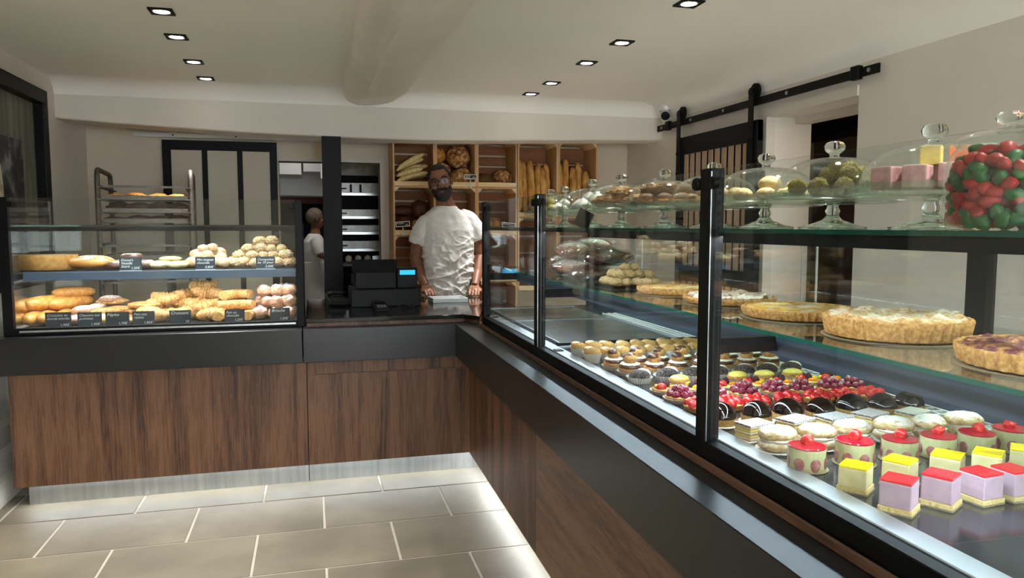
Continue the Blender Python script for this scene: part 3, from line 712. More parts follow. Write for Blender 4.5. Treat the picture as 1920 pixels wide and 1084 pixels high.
cx = [.635, .977, 1.320, 1.664]
ROWN = ['top', 'second', 'third', 'lowest']
for j, (z0, z1) in enumerate(((1.722, 2.112), (1.332, 1.720), (.942, 1.330), (.55, .94))):
    for i in range(3):
        crate(cx[i]+.001, cx[i+1]-.001, z0, z1, 'pine crate shelf, %s row, %s' % (ROWN[j], ['nearest the kitchen opening', 'middle of the three square columns', 'beside the tall baguette crates'][i]))
for j, (z0, z1) in enumerate(((1.478, 2.112), (.86, 1.476))):
    for i, (p, q) in enumerate(((1.668, 2.022), (2.024, 2.375))):
        crate(p, q, z0, z1, 'tall pine crate %s, %s' % (['for baguettes', 'under the baguette crates'][j], ['next to the square crates', 'at the end of the shelves'][i]))
fy = 6.17
# pale sticks in the first crate
for i in range(9):
    lvl = i // 3; k = i % 3
    za = 1.755+lvl*.045+k*.012; tilt = .05+.10*random.random()+lvl*.03
    y = fy-.07+k*.07; xx = .672+.015*k
    L = .19+.05*((i*7) % 4)/3
    pts = [(xx+L*s, y-.02*s, za+tilt*s*(1.0-.3*s)) for s in [q/10 for q in range(11)]]
    o = MB().tube([Vector(p)-Vector((xx, y, za)) for p in pts], lambda s: .021*max(.25, (1-(2*abs(s-.5))**6))**.7, 10, wob=.08, seed=i).build('bread_stick', 'crust_pale', None, smooth=True)
    o.location = (xx, y, za); tag(o, 'pale bread stick in the top crate by the kitchen, %s of the pile' % ['bottom front', 'bottom middle', 'bottom back', 'middle front', 'middle centre', 'middle back', 'upper front', 'upper middle', 'upper back'][i], 'bread', 'pale bread sticks piled in the crate')
def slash(d):   # scored crust
    return 1+.05*math.sin(9*d.x+5*d.y+3*math.sin(4*d.z))
def round_loaf(name, loc, r, mt, label, rz=0, tilt=0, group=None, seed=0):
    o = MB().blob((0, 0, 0), r, 26, 16, .10, 2.2, seed, None, Matrix.Rotation(tilt, 4, 'X') if tilt else None, slash).build(name, mt, None, smooth=True)
    o.location = loc; o.rotation_euler.z = rz; return tag(o, label, 'bread', group)
g = 'round loaves in the crates'
round_loaf('round_loaf', (1.055, 6.22, 1.835), (.085, .08, .085), 'crust_rustic', 'round floured loaf at the bottom of the second crate, by the dark head', .4, 0, g, 1)
round_loaf('round_loaf', (1.225, 6.2, 1.808), (.095, .09, .072), 'crust_rustic', 'round cross-scored loaf behind the small black price sign', 1.2, 0, g, 2)
round_loaf('round_loaf', (1.195, 6.23, 1.975), (.105, .09, .095), 'crust_rustic', 'big round brown loaf on top of the pile in the second crate', 2.2, 0, g, 3)
round_loaf('round_loaf', (1.035, 6.25, 1.985), (.062, .06, .058), 'crust_gold', 'small glossy round loaf high in the second crate', .2, 0, g, 4)
round_loaf('seed_loaf', (1.425, 6.22, 1.790), (.085, .075, .052), 'crust_seed', 'dark seeded oblong loaf in the third crate', .1, 0, g, 5)
round_loaf('round_loaf', (1.572, 6.19, 1.805), (.082, .08, .068), 'crust_rustic', 'floured round loaf beside the seeded one in the third crate', .9, 0, g, 6)
round_loaf('dark_loaf', (.735, 6.2, 1.415), (.085, .075, .066), 'crust_dark', 'dark oblong loaf in the second row crate by the kitchen', .1, 0, g, 7)
round_loaf('dark_loaf', (.875, 6.23, 1.535), (.080, .075, .075), 'crust_dark', 'dark round floured loaf behind the shoulder in white', .5, 0, g, 8)
round_loaf('dark_loaf', (.735, 6.25, 1.525), (.090, .07, .045), 'crust_dark', 'dark flat loaf lying on another in the second row crate', 0, 0, g, 9)
round_loaf('floury_loaf', (.862, 6.15, 1.402), (.075, .06, .052), 'crust_rustic', 'striped floury loaf beside the black complet price sign', .2, 0, g, 10)
round_loaf('dark_loaf', (1.16, 6.2, 1.415), (.11, .08, .066), 'crust_dark', 'dark loaf in the second row crate right behind the standing man', .3, 0, g, 11)
round_loaf('round_loaf', (1.50, 6.2, 1.41), (.07, .07, .06), 'crust_rustic', 'round loaf with pale top in the crate seen through the end glass', .3, 0, g, 12)
# baguettes upright
def baguette(x, y, z0, L, lean, label, i):
    n = 26; pts = [(lean*s, .05*s, L*s) for s in [q/(n-1) for q in range(n)]]
    mb = MB(); rs = []
    for q in range(n):
        s = q/(n-1); p = Vector(pts[q]); r = .033*max(.18, 1-abs(2*s-1)**7)**.6
        rs.append([p+Vector((math.cos(a), math.sin(a), 0))*r*(1+.09*math.sin(s*26+a*1.0+i)) for a in [2*PI*k/12 for k in range(12)]])
    o = mb.rings(rs).build('baguette', 'crust_baguette', None, smooth=True)
    o.location = (x, y, z0); tag(o, label, 'baguette', 'baguettes standing in the tall crates')
xs = [1.70, 1.752, 1.815, 1.872, 1.917, 1.962]
for i, x in enumerate(xs): baguette(x, 6.11+.03*(i % 2), 1.518, [.445, .43, .435, .42, .38, .42][i], .012*(1-i % 3), 'baguette standing in the first tall crate, %s from the round loaves' % NTH[i], i)
for i, x in enumerate([2.062, 2.12, 2.19, 2.235, 2.305]): baguette(x, 6.11+.04*(i % 2), 1.518, [.42, .46, .39, .43, .36][i], .015*(i % 2), 'baguette standing in the last tall crate, %s from its partition' % NTH[i], i+9)

# ------------------------------------------------------------------ lettering
def text_mesh(s, size, shear=.25, align='LEFT', weight=0):
    cu = bpy.data.curves.new('lettering', 'FONT'); cu.body = s; cu.size = size; cu.shear = shear; cu.align_x = align; cu.space_line = .85; cu.resolution_u = 2
    cu.offset = weight
    o = bpy.data.objects.new('lettering', cu); COL.objects.link(o)
    bpy.context.view_layer.update()
    me = bpy.data.meshes.new_from_object(o.evaluated_get(bpy.context.evaluated_depsgraph_get()))
    bpy.data.objects.remove(o); bpy.data.curves.remove(cu); return me
def letter(s, size, parent, loc, mat='chalk', rot=(PI/2, 0, 0), **k):
    me = text_mesh(s, size, **k); me.materials.clear()
    o = link('lettering', me, mat, parent); o.location = loc; o.rotation_euler = rot; return o
def crate_sign(x, z, w, h, words, price, label, ry=0):
    t = thing('price_sign', label, 'price sign', (x, cf-.01, z), 0, 'small framed price signs clipped to the crates')
    t.rotation_euler = (0, ry, 0)
    MB().box(-w/2, w/2, -.004, 0, 0, h).build('frame', 'card_white', t)
    MB().box(-w/2+.006, w/2-.006, -.0055, -.004, .006, h-.006).build('board', 'chalkboard_black', t)
    MB().tube([(0, .004, -.005), (0, .004, -.05), (0, .004, -.07)], lambda s: .004+.008*s, 8).build('clip', 'acrylic', t)
    letter(words, .0155, t, (-w/2+.010, -.006, h-.019)); letter(price, .0145, t, (w/2-.040, -.006, .010))
crate_sign(1.265, 1.752+.03, .105, .038, 'Grand\nMeule', '4€/k', 'small black price sign clipped before the round loaves', .0)
crate_sign(.710, 1.395, .115, .042, 'Complet', '5€/k', 'small black complet price sign on the second crate row', -.06)
crate_sign(1.585, 1.388, .115, .040, 'Céréales', '6€/k', 'small price sign seen through the end pane of the cake case', .08)
o = MB().box(1.60, 1.655, cf-.003, cf-.001, 1.738, 1.752).build('shelf_sticker', 'card_white', None, org=(1.63, cf, 1.74)); o.location = (1.63, cf, 1.74)
tag(o, 'tiny white sticker on the crate lip below the floured loaf', 'sticker')

# =================================================================== BARN DOOR ON THE RIGHT WALL
b = (XW-.05, 4.76, .02)
bd = thing('barn_door', 'black framed sliding barn door with upright wooden slats', 'door', b)
y0, y1, z0, z1, xa_, xb_ = 4.22, 5.30, .02, 2.07, XW-.065, XW-.030
for a_, c_, e_, g_ in ((y0, y1, z1-.13, z1), (y0, y1, z0, z0+.15), (y0, y1, .98, 1.10)): MB().box(xa_, xb_, a_, c_, e_, g_).build('rail', 'black_metal', bd, org=b)
for a_, c_ in ((y0, y0+.12), (y1-.07, y1)): MB().box(xa_-.004, xb_, a_, c_, z0, z1).build('stile', 'black_metal', bd, org=b)
n = 10; w = (y1-.07-y0-.12)/n
for i in range(n):
    for e_, g_ in ((z0+.15, .98), (1.10, z1-.13)): MB().box(xa_+.016, xb_-.012, y0+.12+i*w+.016, y0+.12+(i+1)*w-.016, e_, g_).build('slat', 'slat_wood', bd, org=b)
MB().box(xb_-.010, xb_-.002, y0+.1, y1-.06, z0+.1, z1-.1).build('backing', 'black_matte', bd, org=b)
for yy in (y0+.07, y1-.035):
    h = MB().box(xa_-.014, xa_-.006, yy-.026, yy+.026, 1.74, 2.25).build('hanger', 'black_metal', bd, org=b)
    MB().lathe([(.020, -.008), (.028, -.006), (.028, .006), (.020, .008)], 18, M=Matrix.Translation((xa_-.010, yy, 2.25)) @ Matrix.Rotation(PI/2, 4, 'Y')).build('hanger_head', 'black_metal', h, org=b, smooth=40)
    MB().lathe([(.045, -.010), (.052, -.008), (.046, 0), (.052, .008), (.045, .010)], 22, M=Matrix.Translation((XW-.045, yy, 2.255)) @ Matrix.Rotation(PI/2, 4, 'Y')).build('roller_wheel', 'black_metal', bd, org=b, smooth=40)
    for zz in (1.80, 1.95): MB().lathe([(.014, 0), (.012, .012), (.004, .014)], 12, M=Matrix.Translation((xa_-.014, yy, zz)) @ Matrix.Rotation(-PI/2, 4, 'Y')).build('bolt', 'black_metal', bd, org=b, smooth=40)
b = (XW-.03, 4.4, 2.19)
rl = thing('door_rail', 'black barn door rail bolted above the side doorway', 'rail', b)
MB().box(XW-.052, XW-.040, 3.205, 5.68, 2.165, 2.212).build('track', 'black_metal', rl, org=b)
for yy in (3.27, 3.95, 4.66, 5.12, 5.60):
    MB().lathe([(.011, 0), (.011, .006), (.007, .007)], 12, M=Matrix.Translation((XW-.052, yy, 2.189)) @ Matrix.Rotation(-PI/2, 4, 'Y')).build('bolt', 'steel', rl, org=b, smooth=40)
    MB().lathe([(.012, 0), (.012, .039)], 10, M=Matrix.Translation((XW-.040, yy, 2.189)) @ Matrix.Rotation(PI/2, 4, 'Y')).build('spacer', 'black_metal', rl, org=b)
for yy in (3.36, 5.48): MB().box(XW-.070, XW-.038, yy-.03, yy+.03, 2.155, 2.225).build('stop', 'black_metal', rl, org=b, bevel=.004)

# unseen bulb lamp added to brighten the dim side room
emit('side_fill_bulb', (1, .84, .68), 260)
b = (XW+1.75, 3.1, 2.15)
sl = thing('side_fill_lamp', 'unseen fill bulb added to brighten the dim side room', 'lamp', b)
MB().box(.06, .15, -.04, .04, -.05, .05).build('bracket', 'black_metal', sl)
MB().blob((0, 0, 0), .05, 14, 10).build('bulb', 'side_fill_bulb', sl, smooth=True)
# =================================================================== SECURITY CAMERA
b = (XW-.002, 5.53, 2.36)
sc = thing('security_camera', 'white dome security camera with black eye near the soffit', 'camera', b)
MB().lathe([(.052, -.045), (.056, -.03), (.056, 0)], 24, M=Matrix.Translation((-.057, 0, 0))).build('base', 'white_metal', sc, smooth=40)
MB().blob((-.057, 0, -.075), .045, 20, 12).build('ball', 'white_metal', sc, smooth=True)
MB().lathe([(.034, 0), (.034, .014), (.024, .018)], 20, M=Matrix.Translation((-.070, -.030, -.088)) @ Matrix.Rotation(PI*.62, 4, 'X') @ Matrix.Rotation(-.35, 4, 'Y')).build('lens', 'black_plastic', sc, smooth=40)

# =================================================================== THINGS ON THE CASH DESK
ZT = .905
pm('key_grey', '55585a', .5)
b = (.43, 4.72, ZT)
cr = thing('cash_register', 'black cash register with blue lit customer display', 'cash register', b)
MB().box(-.205, .212, -.10, .28, 0, .108).build('cash_drawer', 'black_plastic', cr, bevel=.005)
MB().box(-.175, .075, -.045, .20, .109, .215).build('body', 'black_plastic', cr, bevel=.005)
mo = MB().box(-.195, .078, -.065, -.040, .205, .285, M=Matrix.Translation((0, .012, .004))).build('screen_back', 'black_matte', cr, bevel=.005)
MB().box(-.198, -.180, -.03, .04, .14, .20).build('card_reader', 'black_matte', cr, bevel=.003)
cd = MB().box(.080, .205, -.055, .08, .109, .236).build('customer_display', 'black_plastic', cr, bevel=.005)
MB().box(.095, .190, -.0585, -.0555, .193, .222).build('lcd_screen', 'lcd', cd)
MB().box(.09, .195, -.0575, -.0552, .188, .227).build('lcd_bezel', 'black_matte', cd)
b = (.15, 4.83, ZT)
ph = thing('desk_phone', 'black desk telephone with coiled cord beside the cash register', 'telephone', b, .15)
MB().add([(-.06, -.08, 0), (.06, -.08, 0), (.06, .09, 0), (-.06, .09, 0), (-.06, -.08, .02), (.06, -.08, .02), (.06, .09, .065), (-.06, .09, .065)], [(3,2,1,0),(4,5,6,7),(0,1,5,4),(1,2,6,5),(2,3,7,6),(3,0,4,7)]).build('body', 'black_plastic', ph, bevel=.004)
MB().box(-.035, .03, -.082, .0, .0, .001, M=Matrix.Translation((0, .05, .045)) @ Matrix.Rotation(.27, 4, 'X')).build('paper_label', 'card_white', ph)
MB().tube([(-.058, .03, .062), (-.03, .03, .072), (.03, .03, .072), (.058, .03, .062)], lambda s: .016-.005*math.sin(PI*s), 10).build('handset', 'black_plastic', ph, smooth=True)
pts = []
for i in range(170):
    s = i/169; a = s*30*2*PI
    base_p = Vector((-.072+.17*s, -.10-.022*math.sin(PI*s)+.05*max(0, s-.7), .009+.09*max(0, s-.72)**1.2))
    pts.append(base_p+Vector((0, .008*math.cos(a), .008*math.sin(a)+.002)))
MB().tube(pts, .0024, 5).build('coiled_cord', 'black_plastic', ph, smooth=True)
for k in range(2): MB().tube([(.085+.012*k, -.06, .03), (.10+.01*k, -.03, .075), (.125, .0, .125), (.14+.01*k, .03, .15)], .004, 8).build('cable', 'key_grey', ph, smooth=True)
b = (.385, 4.42, ZT)
ctm = thing('card_terminal', 'small black card terminal in front of the cash register', 'card terminal', b, .1)
MB().add([(-.038, -.06, 0), (.038, -.06, 0), (.038, .06, 0), (-.038, .06, 0), (-.036, -.058, .018), (.036, -.058, .018), (.036, .06, .045), (-.036, .06, .045)], [(3,2,1,0),(4,5,6,7),(0,1,5,4),(1,2,6,5),(2,3,7,6),(3,0,4,7)]).build('body', 'black_plastic', ctm, bevel=.004)
Mk = Matrix.Translation((0, .0, .034)) @ Matrix.Rotation(.225, 4, 'X')
MB().box(-.028, .028, .01, .05, 0, .0015, M=Mk).build('screen', 'black_stone', ctm)
for i in range(4):
    for j in range(3): MB().box(-.026+j*.019, -.012+j*.019, -.05+i*.013, -.041+i*.013, 0, .002, M=Mk).build('key', 'key_grey', ctm)
b = (.55, 4.50, ZT)
ey = thing('eyeglasses', 'folded pair of glasses lying on the cash desk', 'glasses', b, .05)
ey.rotation_euler = (-1.25, 0, .05); ey.location.z = ZT+.012; ey.scale = (.8, .8, .8)
for s in (-1, 1):
    f_ = MB().tube([(s*.032+.024*math.cos(a), 0, .02+.017*math.sin(a)) for a in [2*PI*k/16 for k in range(17)]], .0018, 6, cap=False).build('rim', 'glasses', ey, smooth=True)
    MB().lathe([(.022, -.0004), (.022, .0004)], 16, M=Matrix.Translation((s*.032, 0, .02)) @ Matrix.Rotation(PI/2, 4, 'X')).build('lens', 'pane_glass', ey)
    MB().tube([(s*.056, 0, .024), (s*.05, .02, .012), (-s*.04, .03, .003)], .0018, 6).build('temple', 'glasses', ey)
b = (.86, 4.86, ZT)
cdh = thing('coin_tray', 'shallow clear coin tray with receipts on the cash desk', 'tray', b, .03)
MB().box(-.115, .115, -.09, .09, 0, .006).box(-.115, .115, -.09, -.082, .006, .028).box(-.115, .115, .082, .09, .006, .028).box(-.115, -.107, -.082, .082, .006, .028).box(.107, .115, -.082, .082, .006, .028).build('dish', 'acrylic', cdh, bevel=.002, seg=1)
MB().box(-.09, .06, -.06, .07, .0065, .012).build('receipts', 'card_white', cdh)

# =================================================================== KITCHEN BEYOND THE OPENING
b = (.46, 7.4, 0)
ov = thing('deck_oven', 'stainless deck oven with stacked baking chambers in the kitchen', 'oven', b)
MB().box(.20, 1.25, 7.36, 8.2, .9, 2.3).build('body', 'black_matte', ov, org=b)
MB().box(.20, 1.25, 7.30, 7.36, 1.88, 2.05).build('hood', 'trolley_steel', ov, org=b)
for i, (z0, z1) in enumerate(((1.70, 1.81), (1.48, 1.56), (1.33, 1.41), (1.17, 1.26))):
    d = MB().box(.20, 1.25, 7.31, 7.36, z0, z1).build('chamber_door', 'oven_steel', ov, org=b, bevel=.004)
    MB().box(.20, 1.25, 7.29, 7.31, z0-.01, z0+.012).build('ledge', 'steel', d, org=b)
    MB().box(.24, .33, 7.30, 7.312, (z0+z1)/2-.006, (z0+z1)/2+.006).build('handle', 'black_metal', d, org=b)
    if i == 0:
        for xx in (.36, .45): MB().box(xx, xx+.02, 7.295, 7.312, z0+.02, z1-.015).build('latch', 'black_metal', d, org=b)
MB().box(.2, 1.25, 7.36, 8.2, 0, .86).build('stand', 'black_matte', ov, org=b)
b = (.45, 7.0, 1.045)
kt = thing('proofing_board', 'loaded proofing board in front of the kitchen oven', 'board', b)
MB().box(-.3, .25, -.2, .2, 0, .02).build('board', 'trolley_steel', kt)
MB().box(-.28, -.24, -.18, .18, -1.045, -.001).box(.2, .24, -.18, .18, -1.045, -.001).build('trestle', 'trolley_steel', kt)
pr = tag(MB().blob((0, 0, .03), (.03, .12, .036), 14, 10, .06, 2, 3, .8).build('dough_roll', 'meringue', None, smooth=True), None, 'dough')
place(pr, [((.24+.085*i, 7.0, 1.067), 0, 1) for i in range(5)], ['white dough roll on the proofing board, %s from the black post' % NTH[i] for i in range(5)], 'dough rolls on the proofing board')
b = (.56, 6.9, 0); o = MB().box(.53, .585, 6.85, 6.9, 0, 1.13).build('steel_post', 'brushed_steel', None, org=b); o.location = b; tag(o, 'short steel upright beside the oven in the kitchen', 'post')
b = (-.1, 10.0, 2.0)
du = thing('ventilation_duct', 'white boxed ventilation duct in the kitchen', 'duct', b)
for k, (x0, x1, y0, y1, z0, z1) in enumerate(((-.42, -.10, 9.2, 9.9, 2.0, 2.8), (-.08, .22, 9.4, 10, 2.05, 2.8), (-.42, .3, 9.95, 10.4, 1.78, 2.8), (.12, .25, 9.1, 9.4, 1.95, 2.8))):
    MB().box(x0, x1, y0, y1, z0, z1).build('duct_section', 'white_metal', du, org=b, bevel=.01)
b = (.0, 10.45, 0)
fr = thing('cold_room_door', 'dark cold room door with a red frame at the kitchen end', 'door', b)
MB().box(-.42, .38, 10.42, 10.5, 0, 1.74).build('leaf', 'black_matte', fr, org=b)
pm('red_paint', '5c1216', .5)
MB().box(-.45, .42, 10.38, 10.42, 1.70, 1.78).box(-.45, -.38, 10.38, 10.42, 0, 1.7).box(.30, .42, 10.38, 10.42, 0, 1.7).build('frame', 'red_paint', fr, org=b)
b = (-.35, 8.2, 0)
kc = thing('white_cupboard', 'tall white kitchen cupboard beside the sliding door', 'cupboard', b)
MB().box(-.25, .0, -.4, .4, 0, 2.1).build('body', 'white_paint', kc, bevel=.005)
MB().box(.0, .012, -.38, .38, .1, 2.08).build('door', 'white_metal', kc)
b = (.3, 8.6, 2.75)
kl = thing('kitchen_fill_light', 'unseen strip light added to brighten the kitchen', 'lamp', b)  # fill light added out of view to brighten the kitchen
MB().box(-.6, .6, -.06, .06, .02, .05).build('housing', 'white_metal', kl)
MB().box(-.58, .58, -.04, .04, 0, .019).build('tube', 'kitchen_fill_tube', kl)

# =================================================================== PEOPLE
def remesh(mb, vox, smooth=3, fac=.5):
    me = mb.mesh('tmp'); o = bpy.data.objects.new('tmp', me); COL.objects.link(o)
    md = o.modifiers.new('r', 'REMESH'); md.mode = 'VOXEL'; md.voxel_size = vox
    bpy.context.view_layer.update()
    m2 = bpy.data.meshes.new_from_object(o.evaluated_get(bpy.context.evaluated_depsgraph_get()))
    bpy.data.objects.remove(o); bpy.data.meshes.remove(me)
    bm = bmesh.new(); bm.from_mesh(m2)
    for _ in range(smooth): bmesh.ops.smooth_vert(bm, verts=bm.verts, factor=fac, use_axis_x=True, use_axis_y=True, use_axis_z=True)
    bm.to_mesh(m2); bm.free(); m2.shade_smooth(); return m2
def displace(me, fn):
    ns = [v.normal.copy() for v in me.vertices]
    for v, n in zip(me.vertices, ns): v.co += n*fn(v.co)
    me.update(); return me
def ell(c, rx, ry, n=20, p=2.4):
    out = []
    for k in range(n):
        a = 2*PI*k/n; ca, sa = math.cos(a), math.sin(a)
        out.append(Vector((c[0]+rx*math.copysign(abs(ca)**(2/p), ca), c[1]+ry*math.copysign(abs(sa)**(2/p), sa), c[2])))
    return out
def limb(mb, pts, rads, n=12):
    """smooth tapered limb through joints"""
    P = [Vector(p) for p in pts]; out = []; rr = []
    for i in range(len(P)-1):
        for k in range(6):
            s = k/6; out.append(P[i].lerp(P[i+1], s)); rr.append(rads[i]*(1-s)+rads[i+1]*s)
    out.append(P[-1]); rr.append(rads[-1])
    m = len(out)
    mb.tube(out, lambda s: rr[min(m-1, int(round(s*(m-1))))], n)
def hand(mb, Wp, K, side, curl=1.0, zs=.905):
    """palm from wrist to knuckles, four bent fingers of unequal length, thumb from the side of the palm"""
    Wp, K = Vector(Wp), Vector(K); f = (K-Wp); L = f.length; f.normalize()
    sx = f.cross(Vector((0, 0, 1))).normalized(); up = sx.cross(f)
    for s in (-.5, -.17, .17, .5): mb.tube([Wp+sx*s*.040, Wp.lerp(K, .5)+sx*s*.058, K+sx*s*.064], lambda q: .015-.003*q, 8)
    mb.blob(Wp.lerp(K, .55), (.036, .036, .014), 12, 8)
    for i, (s, ln) in enumerate(((-.5, .062), (-.17, .074), (.17, .078), (.5, .068))):
        b0 = K+sx*s*.066
        p1 = b0+f*ln*.42-up*.004; p2 = p1+f*ln*.22*1-Vector((0, 0, .016*curl)); p3 = p2-f*ln*.10*curl-Vector((0, 0, .012))
        p3.z = max(p3.z, zs+.008); p2.z = max(p2.z, zs+.010)
        mb.tube([b0, b0.lerp(p1, .5), p1, p1.lerp(p2, .5), p2, p3], lambda q: .0098-.0022*q, 8)
    t0 = Wp.lerp(K, .30)+sx*side*.026; t1 = t0+sx*side*.022+f*.030-up*.004; t2 = t1+f*.030-sx*side*.004; t2.z = max(t2.z, zs+.010); t1.z = max(t1.z, zs+.012)
    mb.tube([t0, t1, t1.lerp(t2, .5), t2], lambda q: .0125-.0035*q, 8)
def head_parts(mb, H, male=True):
    A = lambda p: H @ Vector(p)
    R3 = H.to_3x3().to_4x4()
    bl = lambda c, r, nu=20, nv=14, fn=None: mb.blob(A(c), r, nu, nv, M=R3, fn=fn)
    bl((0, .014, .030), (.0755, .094, .088)); bl((0, -.022, -.036), (.0625, .062, .078)); bl((0, -.048, -.090), (.032, .026, .020))
    bl((0, -.066, .030), (.052, .020, .014)); bl((-.038, -.060, -.020), (.024, .020, .022)); bl((.038, -.060, -.020), (.024, .020, .022))
    mb.tube([A((0, -.078, .018)), A((0, -.090, -.002)), A((0, -.104, -.026))], lambda s: .0085+.0055*s, 8)
    for s in (-1, 1):
        bl((s*.011, -.093, -.030), (.0085, .010, .008), 10, 8); bl((s*.0745, .010, -.004), (.008, .019, .030), 12, 10)
    bl((0, -.080, -.058), (.026, .010, .014), 12, 8)
def shell(c, r, H, inside, nu=44, nv=34, grow=1.0, sink=.90, amp=.02, seed=2):
    """a cap of hair: sphere whose points outside the hair region sink below the skin"""
    mb = MB(); C = Vector(c)
    def fn(d):
        p = Vector((C.x+d.x*r[0], C.y+d.y*r[1], C.z+d.z*r[2]))
        return (grow*(1+amp*nz(d, 9, seed))) if inside(p) else sink
    mb.blob(H @ C, r, nu, nv, M=H.to_3x3().to_4x4(), fn=fn)
    return mb

# ---- the man behind the cash desk
b = Vector((.955, 5.40, 0))
man = thing('person', 'man in white T-shirt and glasses standing behind the cash desk', 'person', b)
H = Matrix.Translation((.903, 5.37, 1.712)) @ Matrix.Rotation(-.20, 4, 'Z') @ Matrix.Rotation(-.20, 4, 'Y') @ Matrix.Rotation(.05, 4, 'X') @ Matrix.Scale(1.09, 4)
mb = MB()
head_parts(mb, H)
limb(mb, [(.915, 5.395, 1.66), (.935, 5.405, 1.59), (.955, 5.41, 1.50)], [.058, .060, .085], 16)
sp = [(.90, .165, .105), (1.02, .150, .10), (1.15, .152, .10), (1.30, .175, .108), (1.40, .165, .100), (1.46, .125, .082), (1.51, .075, .065)]
mb.rings([ell((.962+.0*z, 5.41, z), rx, ry) for z, rx, ry in sp])
limb(mb, [(.84, 5.41, 1.42), (.755, 5.42, 1.33), (.728, 5.43, 1.17), (.752, 5.37, 1.05), (.778, 5.30, .972)], [.062, .052, .045, .040, .029], 12)
limb(mb, [(1.08, 5.41, 1.44), (1.172, 5.42, 1.35), (1.20, 5.42, 1.18), (1.165, 5.34, 1.06), (1.125, 5.245, .970)], [.062, .052, .045, .040, .029], 12)
hand(mb, (.778, 5.30, .968), (.792, 5.215, .940), 1)
hand(mb, (1.125, 5.245, .966), (1.103, 5.163, .940), -1)
for s in (-1, 1): limb(mb, [(.962+s*.085, 5.42, .95), (.962+s*.10, 5.43, .52), (.962+s*.105, 5.44, .08)], [.09, .058, .040], 12)
for s in (-1, 1): mb.blob((.962+s*.105, 5.39, .04), (.04, .11, .035), 12, 8)
body = remesh(mb, .0042, 2)
link('body', body, 'skin', man).matrix_parent_inverse = Matrix.Translation(-b)
def kid(name, mesh, mat, parent=None):
    o = link(name, mesh, mat, parent or man)
    if parent is None: o.matrix_parent_inverse = Matrix.Translation(-b)
    return o
# T-shirt
mb = MB()
tor = [(.84, .190, .135), (.92, .186, .132), (1.02, .176, .128), (1.14, .178, .126), (1.27, .190, .128), (1.37, .198, .124), (1.43, .190, .114), (1.475, .165, .102), (1.505, .130, .092), (1.525, .100, .084), (1.545, .078, .077)]
mb.rings([ell((.962-.02*max(0, (z-1.4))/.14, 5.41, z), rx, ry, 28) for z, rx, ry in tor])
limb(mb, [(.875, 5.41, 1.435), (.812, 5.412, 1.412), (.772, 5.415, 1.355), (.744, 5.42, 1.272)], [.078, .077, .076, .070], 16)
limb(mb, [(1.05, 5.41, 1.455), (1.112, 5.412, 1.436), (1.157, 5.415, 1.385), (1.186, 5.42, 1.30)], [.078, .077, .076, .070], 16)
sh_ = remesh(mb, .005, 5)
def folds(p):
    k = min(1, max(0, (1.42-p.z)/.35))
    a = noise.noise(Vector((p.x*7+p.z*9, p.y*4, p.z*20-p.x*9)))
    c_ = noise.noise(Vector((p.x*16-p.z*10, p.y*8, p.z*24+p.x*14+5)))
    e_ = 1-abs(noise.noise(Vector((p.x*5+p.z*6, p.y*3, p.z*13-p.x*8+2))))*2.2
    g_ = 1-abs(noise.noise(Vector((p.x*9-p.z*7, p.y*4, p.z*17+p.x*10+9))))*2.4
    return k*(.012*a+.004*c_+.016*max(0, e_)**3+.011*max(0, g_)**3)+.003*c_
displace(sh_, folds)
ts = kid('t_shirt', sh_, 'tshirt')
cl = MB().tube([Vector((.946+.078*math.cos(a), 5.40+.073*math.sin(a)-.0*math.cos(a), 1.533-.028*max(0, -math.sin(a))+.004)) for a in [2*PI*k/28 for k in range(29)]], .0085, 8, cap=False).mesh('collar', smooth=True)
kid('collar', cl, 'tshirt', ts).matrix_parent_inverse = Matrix.Identity(4)
mb = MB()
for s in (-1, 1): limb(mb, [(.962+s*.085, 5.42, .92), (.962+s*.10, 5.43, .52), (.962+s*.105, 5.44, .06)], [.105, .078, .062], 14)
mb.rings([ell((.962, 5.42, z), rx, ry) for z, rx, ry in ((.82, .18, .12), (.90, .178, .125), (.98, .165, .115))])
kid('trousers', remesh(mb, .01, 3), 'trousers')
# hair, beard, brows, lips, eyes
kid('hair', shell((0, .016, .032), (.0775, .0975, .0915), H, lambda p: (p.z > .082-.0*p.x if p.y < -.045 else (p.z > .030 if p.y < -.012 else (p.z > -.012 if p.y < .03 else p.z > -.055)))).mesh('hair', smooth=True), 'hair')
def beard(p):
    ax = abs(p.x)
    if ax < .017 and -.071 < p.z < -.052: return False
    if p.y < -.02: return p.z < -.046 and not (ax > .02 and p.z > -.040) or (ax > .046 and p.z < -.030)
    return p.z < .02 and p.y < .012
kid('beard', shell((0, -.026, -.041), (.0670, .0685, .0880), H, beard, 52, 40, 1.0, .86, .02, 4).mesh('beard', smooth=True), 'hair')
A = lambda p: H @ Vector(p); R3 = H.to_3x3().to_4x4()
mb = MB()
for s in (-1, 1): mb.tube([A((s*.052, -.070, .026)), A((s*.036, -.083, .033)), A((s*.016, -.086, .029))], lambda q: .0052-.002*abs(q-.4), 8)
for s in (-1, 1):
    mb.tube([A((s*.045, -.0755, .0105)), A((s*.032, -.0815, .0115)), A((s*.018, -.0800, .0095))], .0022, 6)
kid('eyebrows', mb.mesh('eyebrows', smooth=True), 'hair')
mb = MB().blob(A((0, -.0895, -.0575)), (.021, .007, .0048), 14, 8, M=R3).blob(A((0, -.0890, -.0655)), (.019, .008, .0055), 14, 8, M=R3)
kid('lips', mb.mesh('lips', smooth=True), 'lips')
mb = MB().tube([A((x, -.0925+.9*x*x*10*.35, -.0475-abs(x)*.25)) for x in (-.03, -.02, -.01, 0, .01, .02, .03)], lambda q: .0055, 8)
kid('moustache', mb.mesh('moustache', smooth=True), 'hair')
